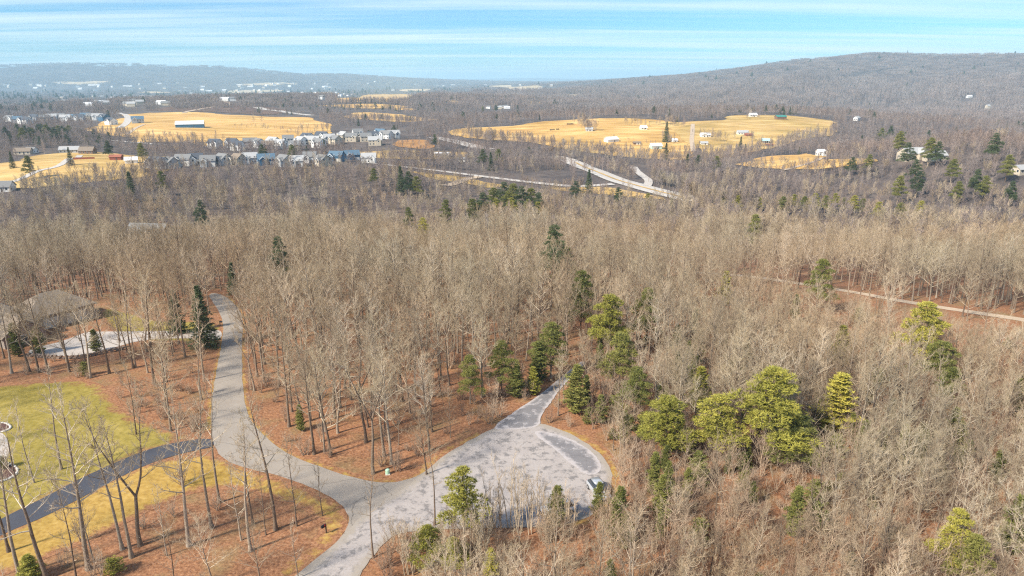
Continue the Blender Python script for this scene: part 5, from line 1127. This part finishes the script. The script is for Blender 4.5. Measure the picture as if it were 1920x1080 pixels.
# dry stone wall below the paved court
wl = [ground(*p) for p in [(52, 668), (100, 672), (150, 672), (190, 664), (235, 655)]]; sp = spline(wl, 5)
r = empty('stone_wall', (wl[0][0], wl[0][1], tz(*wl[0]))); tag(r, 'low rough stone wall below the paved court of the brick house', 'wall')
def stone_form(seed):
    q = random.Random(seed); bmx = bmesh.new(); bmesh.ops.create_cube(bmx, size=1)
    bmesh.ops.bevel(bmx, geom=bmx.edges[:], offset=.16, segments=1, affect='EDGES')
    for v in bmx.verts: v.co += Vector((q.gauss(0, .04), q.gauss(0, .04), q.gauss(0, .04)))
    me = bpy.data.meshes.new('stone'); bmx.to_mesh(me); bmx.free(); me.materials.append(M_STONE); return me
SF = [stone_form(i) for i in range(4)]
for row in range(2):
    acc = .35 * row
    for i in range(len(sp) - 1):
        a, b = sp[i], sp[i + 1]; L = math.hypot(b[0] - a[0], b[1] - a[1]); m = max(1, int(L / .62))
        for k in range(m):
            t = (k + .5 * row) / m; xx, yy = a[0] + (b[0] - a[0]) * t, a[1] + (b[1] - a[1]) * t
            o = mesh_obj('stone', SF[RN.randrange(4)], None, r); o.location = (xx - r.location.x, yy - r.location.y, tz(xx, yy) + .15 + .4 * row - r.location.z); o.rotation_euler = (0, 0, math.atan2(b[1] - a[1], b[0] - a[0]) + RN.uniform(-.15, .15)); o.scale = (.62 * RN.uniform(.85, 1.1), .55, .42 * RN.uniform(.85, 1.2))
# ------------------------------------------------------------------ cars
M_SILV = plain('silver_paint', (.62, .64, .66), .28, .55, .03); M_WHITEP = plain('white_paint', (.78, .80, .82), .25, .0, .03); M_TYRE = plain('tyre_rubber', (.02, .02, .02), .9); M_RIM = plain('alloy_rim', (.5, .5, .52), .35, .7); M_LAMP = plain('lamp_lens', (.7, .7, .65), .15); M_TAIL = plain('tail_lens', (.35, .02, .02), .2)
def loft(name, secs, mat, parent):
    """secs: list of (x, [(y, z)...]) cross-sections"""
    n = len(secs[0][1]); v = [(x, a, b) for x, p in secs for a, b in p]; m = len(secs)
    f = [(i * n + k, i * n + (k + 1) % n, (i + 1) * n + (k + 1) % n, (i + 1) * n + k) for i in range(m - 1) for k in range(n)] + [tuple(range(n))[::-1], tuple(range((m - 1) * n, m * n))]
    me = pydata(name, v, f); bmx = bmesh.new(); bmx.from_mesh(me); bmesh.ops.recalc_face_normals(bmx, faces=bmx.faces); bmx.to_mesh(me); bmx.free()
    for p in me.polygons: p.use_smooth = True
    return mesh_obj(name, me, mat, parent)
def car(px, py, rz, label, paint, suv=False):
    x, y = ground(px, py); r = empty('parked_car', (x, y, tz(x, y) + .08), rz); tag(r, label, 'car', 'cars parked by the gravel circle')
    top = 1.68 if suv else 1.44
    def sec(x, hw, zb, zt): return (x, [(-hw * .92, zb), (-hw, zb + .12), (-hw, zt - .12), (-hw * .9, zt), (hw * .9, zt), (hw, zt - .12), (hw, zb + .12), (hw * .92, zb)])
    loft('body', [sec(-2.25, .72, .38, .72), sec(-2.1, .84, .28, .86), sec(-1.2, .9, .24, .94), sec(0, .92, .24, .97), sec(1.3, .91, .24, 1.0), sec(2.0, .86, .28, 1.0), sec(2.22, .76, .40, .90)], paint, r)
    def cab(x, hb, ht, zt): return (x, [(-hb, .93), (-ht, zt), (-ht * .8, zt + .05), (ht * .8, zt + .05), (ht, zt), (hb, .93)])
    loft('cabin_glass', [cab(-1.02, .78, .74, .96), cab(-.3, .82, .66, top - .08), cab(1.2, .82, .66, top - .08), cab(1.95 if suv else 1.85, .78, .72, 1.0)], M_GLASS, r)
    loft('roof', [(-.32, [(-.62, top - .07), (-.5, top), (.5, top), (.62, top - .07)]), (.5, [(-.66, top - .05), (-.5, top + .03), (.5, top + .03), (.66, top - .05)]), (1.22, [(-.64, top - .07), (-.5, top), (.5, top), (.64, top - .07)])], paint, r)
    for sx, sy in ((-1.38, -1), (-1.38, 1), (1.35, -1), (1.35, 1)):
        w = lathe('wheel', [(.20, -.1), (.31, -.1), (.33, -.05), (.33, .05), (.31, .1), (.20, .1)], M_TYRE, r, 16); w.rotation_euler = (math.pi / 2, 0, 0); w.location = (sx, sy * .84, .33)
        q = lathe('rim', [(.05, -.115), (.2, -.108), (.2, .108), (.05, .115)], M_RIM, w, 12)
    for s in (-1, 1):
        box('headlight', (-2.22, -2.1, s * .62 - .16, s * .62 + .16, .58, .72), M_LAMP, r); box('tail_light', (2.14, 2.25, s * .66 - .1, s * .66 + .1, .66, .86), M_TAIL, r); box('mirror', (-.75, -.6, s * .98 - .08, s * .98 + .08, .92, 1.05), paint, r)
    for nm, xx in (('front_bumper', -2.26), ('rear_bumper', 2.2)): box(nm, (xx - .04, xx + .06, -.7, .7, .32, .5), M_BLACK, r)
car(1122, 926, 1.9, 'silver car parked on the right rim of the gravel circle', M_SILV, True)
car(1047, 962, .35, 'pale car half hidden behind the small cedar on the gravel', M_WHITEP, True)
# round bales on the straw slope
M_HAY = plain('weathered_hay', (.16, .11, .06), .95, vary=.3)
for k, (a, b) in enumerate([(1064, 234), (1066.5, 234), (1069, 234), (1071.5, 233.8), (1074, 233.8), (1032, 245), (1035, 244.6), (1038.5, 244.4), (1044, 244), (1047, 243.8)]):
    x, y = ground(a, b); o = lathe('hay_bale', [(.2, -.75), (.8, -.75), (.88, -.6), (.88, .6), (.8, .75), (.2, .75)], M_HAY, None, 10); o.location = (x, y, tz(x, y) + 1.15); o.rotation_euler = (math.pi / 2, 0, .3)
    tag(o, 'dark round bale in the %s line on the straw slope' % ('upper' if k < 5 else 'lower'), 'hay bale', 'round bales on the straw slope %s' % ('upper' if k < 5 else 'lower'))
# red board fence in the valley meadow
fa, fb = ground(138, 300), ground(184, 298); r = empty('board_fence', (fa[0], fa[1], tz(*fa)), math.atan2(fb[1] - fa[1], fb[0] - fa[0])); tag(r, 'long red board fence in the near valley meadow', 'fence'); L = math.hypot(fb[0] - fa[0], fb[1] - fa[1]); n = int(L / 2.5)
for k in range(n): box('panel', (k * 2.5 + .06, k * 2.5 + 2.44, -.04, .04, -.4, 1.9), WM['red'], r); box('post', (k * 2.5 - .05, k * 2.5 + .05, -.06, .06, -.6, 2.05), M_WOODP, r)
# ------------------------------------------------------------------ the air
hz = mesh_obj('haze', pydata('haze', *box_vf(-32000, 32000, -32000, 32000, -75, 295))); tag(hz, 'thin blue haze lying over the valley', kind='stuff')
hm = bpy.data.materials.new('haze_air'); hm.use_nodes = True; hn = hm.node_tree; hn.nodes.clear(); ho = hn.nodes.new('ShaderNodeOutputMaterial'); hv = hn.nodes.new('ShaderNodeVolumePrincipled'); hn.links.new(hv.outputs[0], ho.inputs['Volume'])
hv.inputs['Color'].default_value = (.54, .82, 1.0, 1); hv.inputs['Density'].default_value = 0.95e-4; hv.inputs['Anisotropy'].default_value = 0.0
hz.data.materials.append(hm)
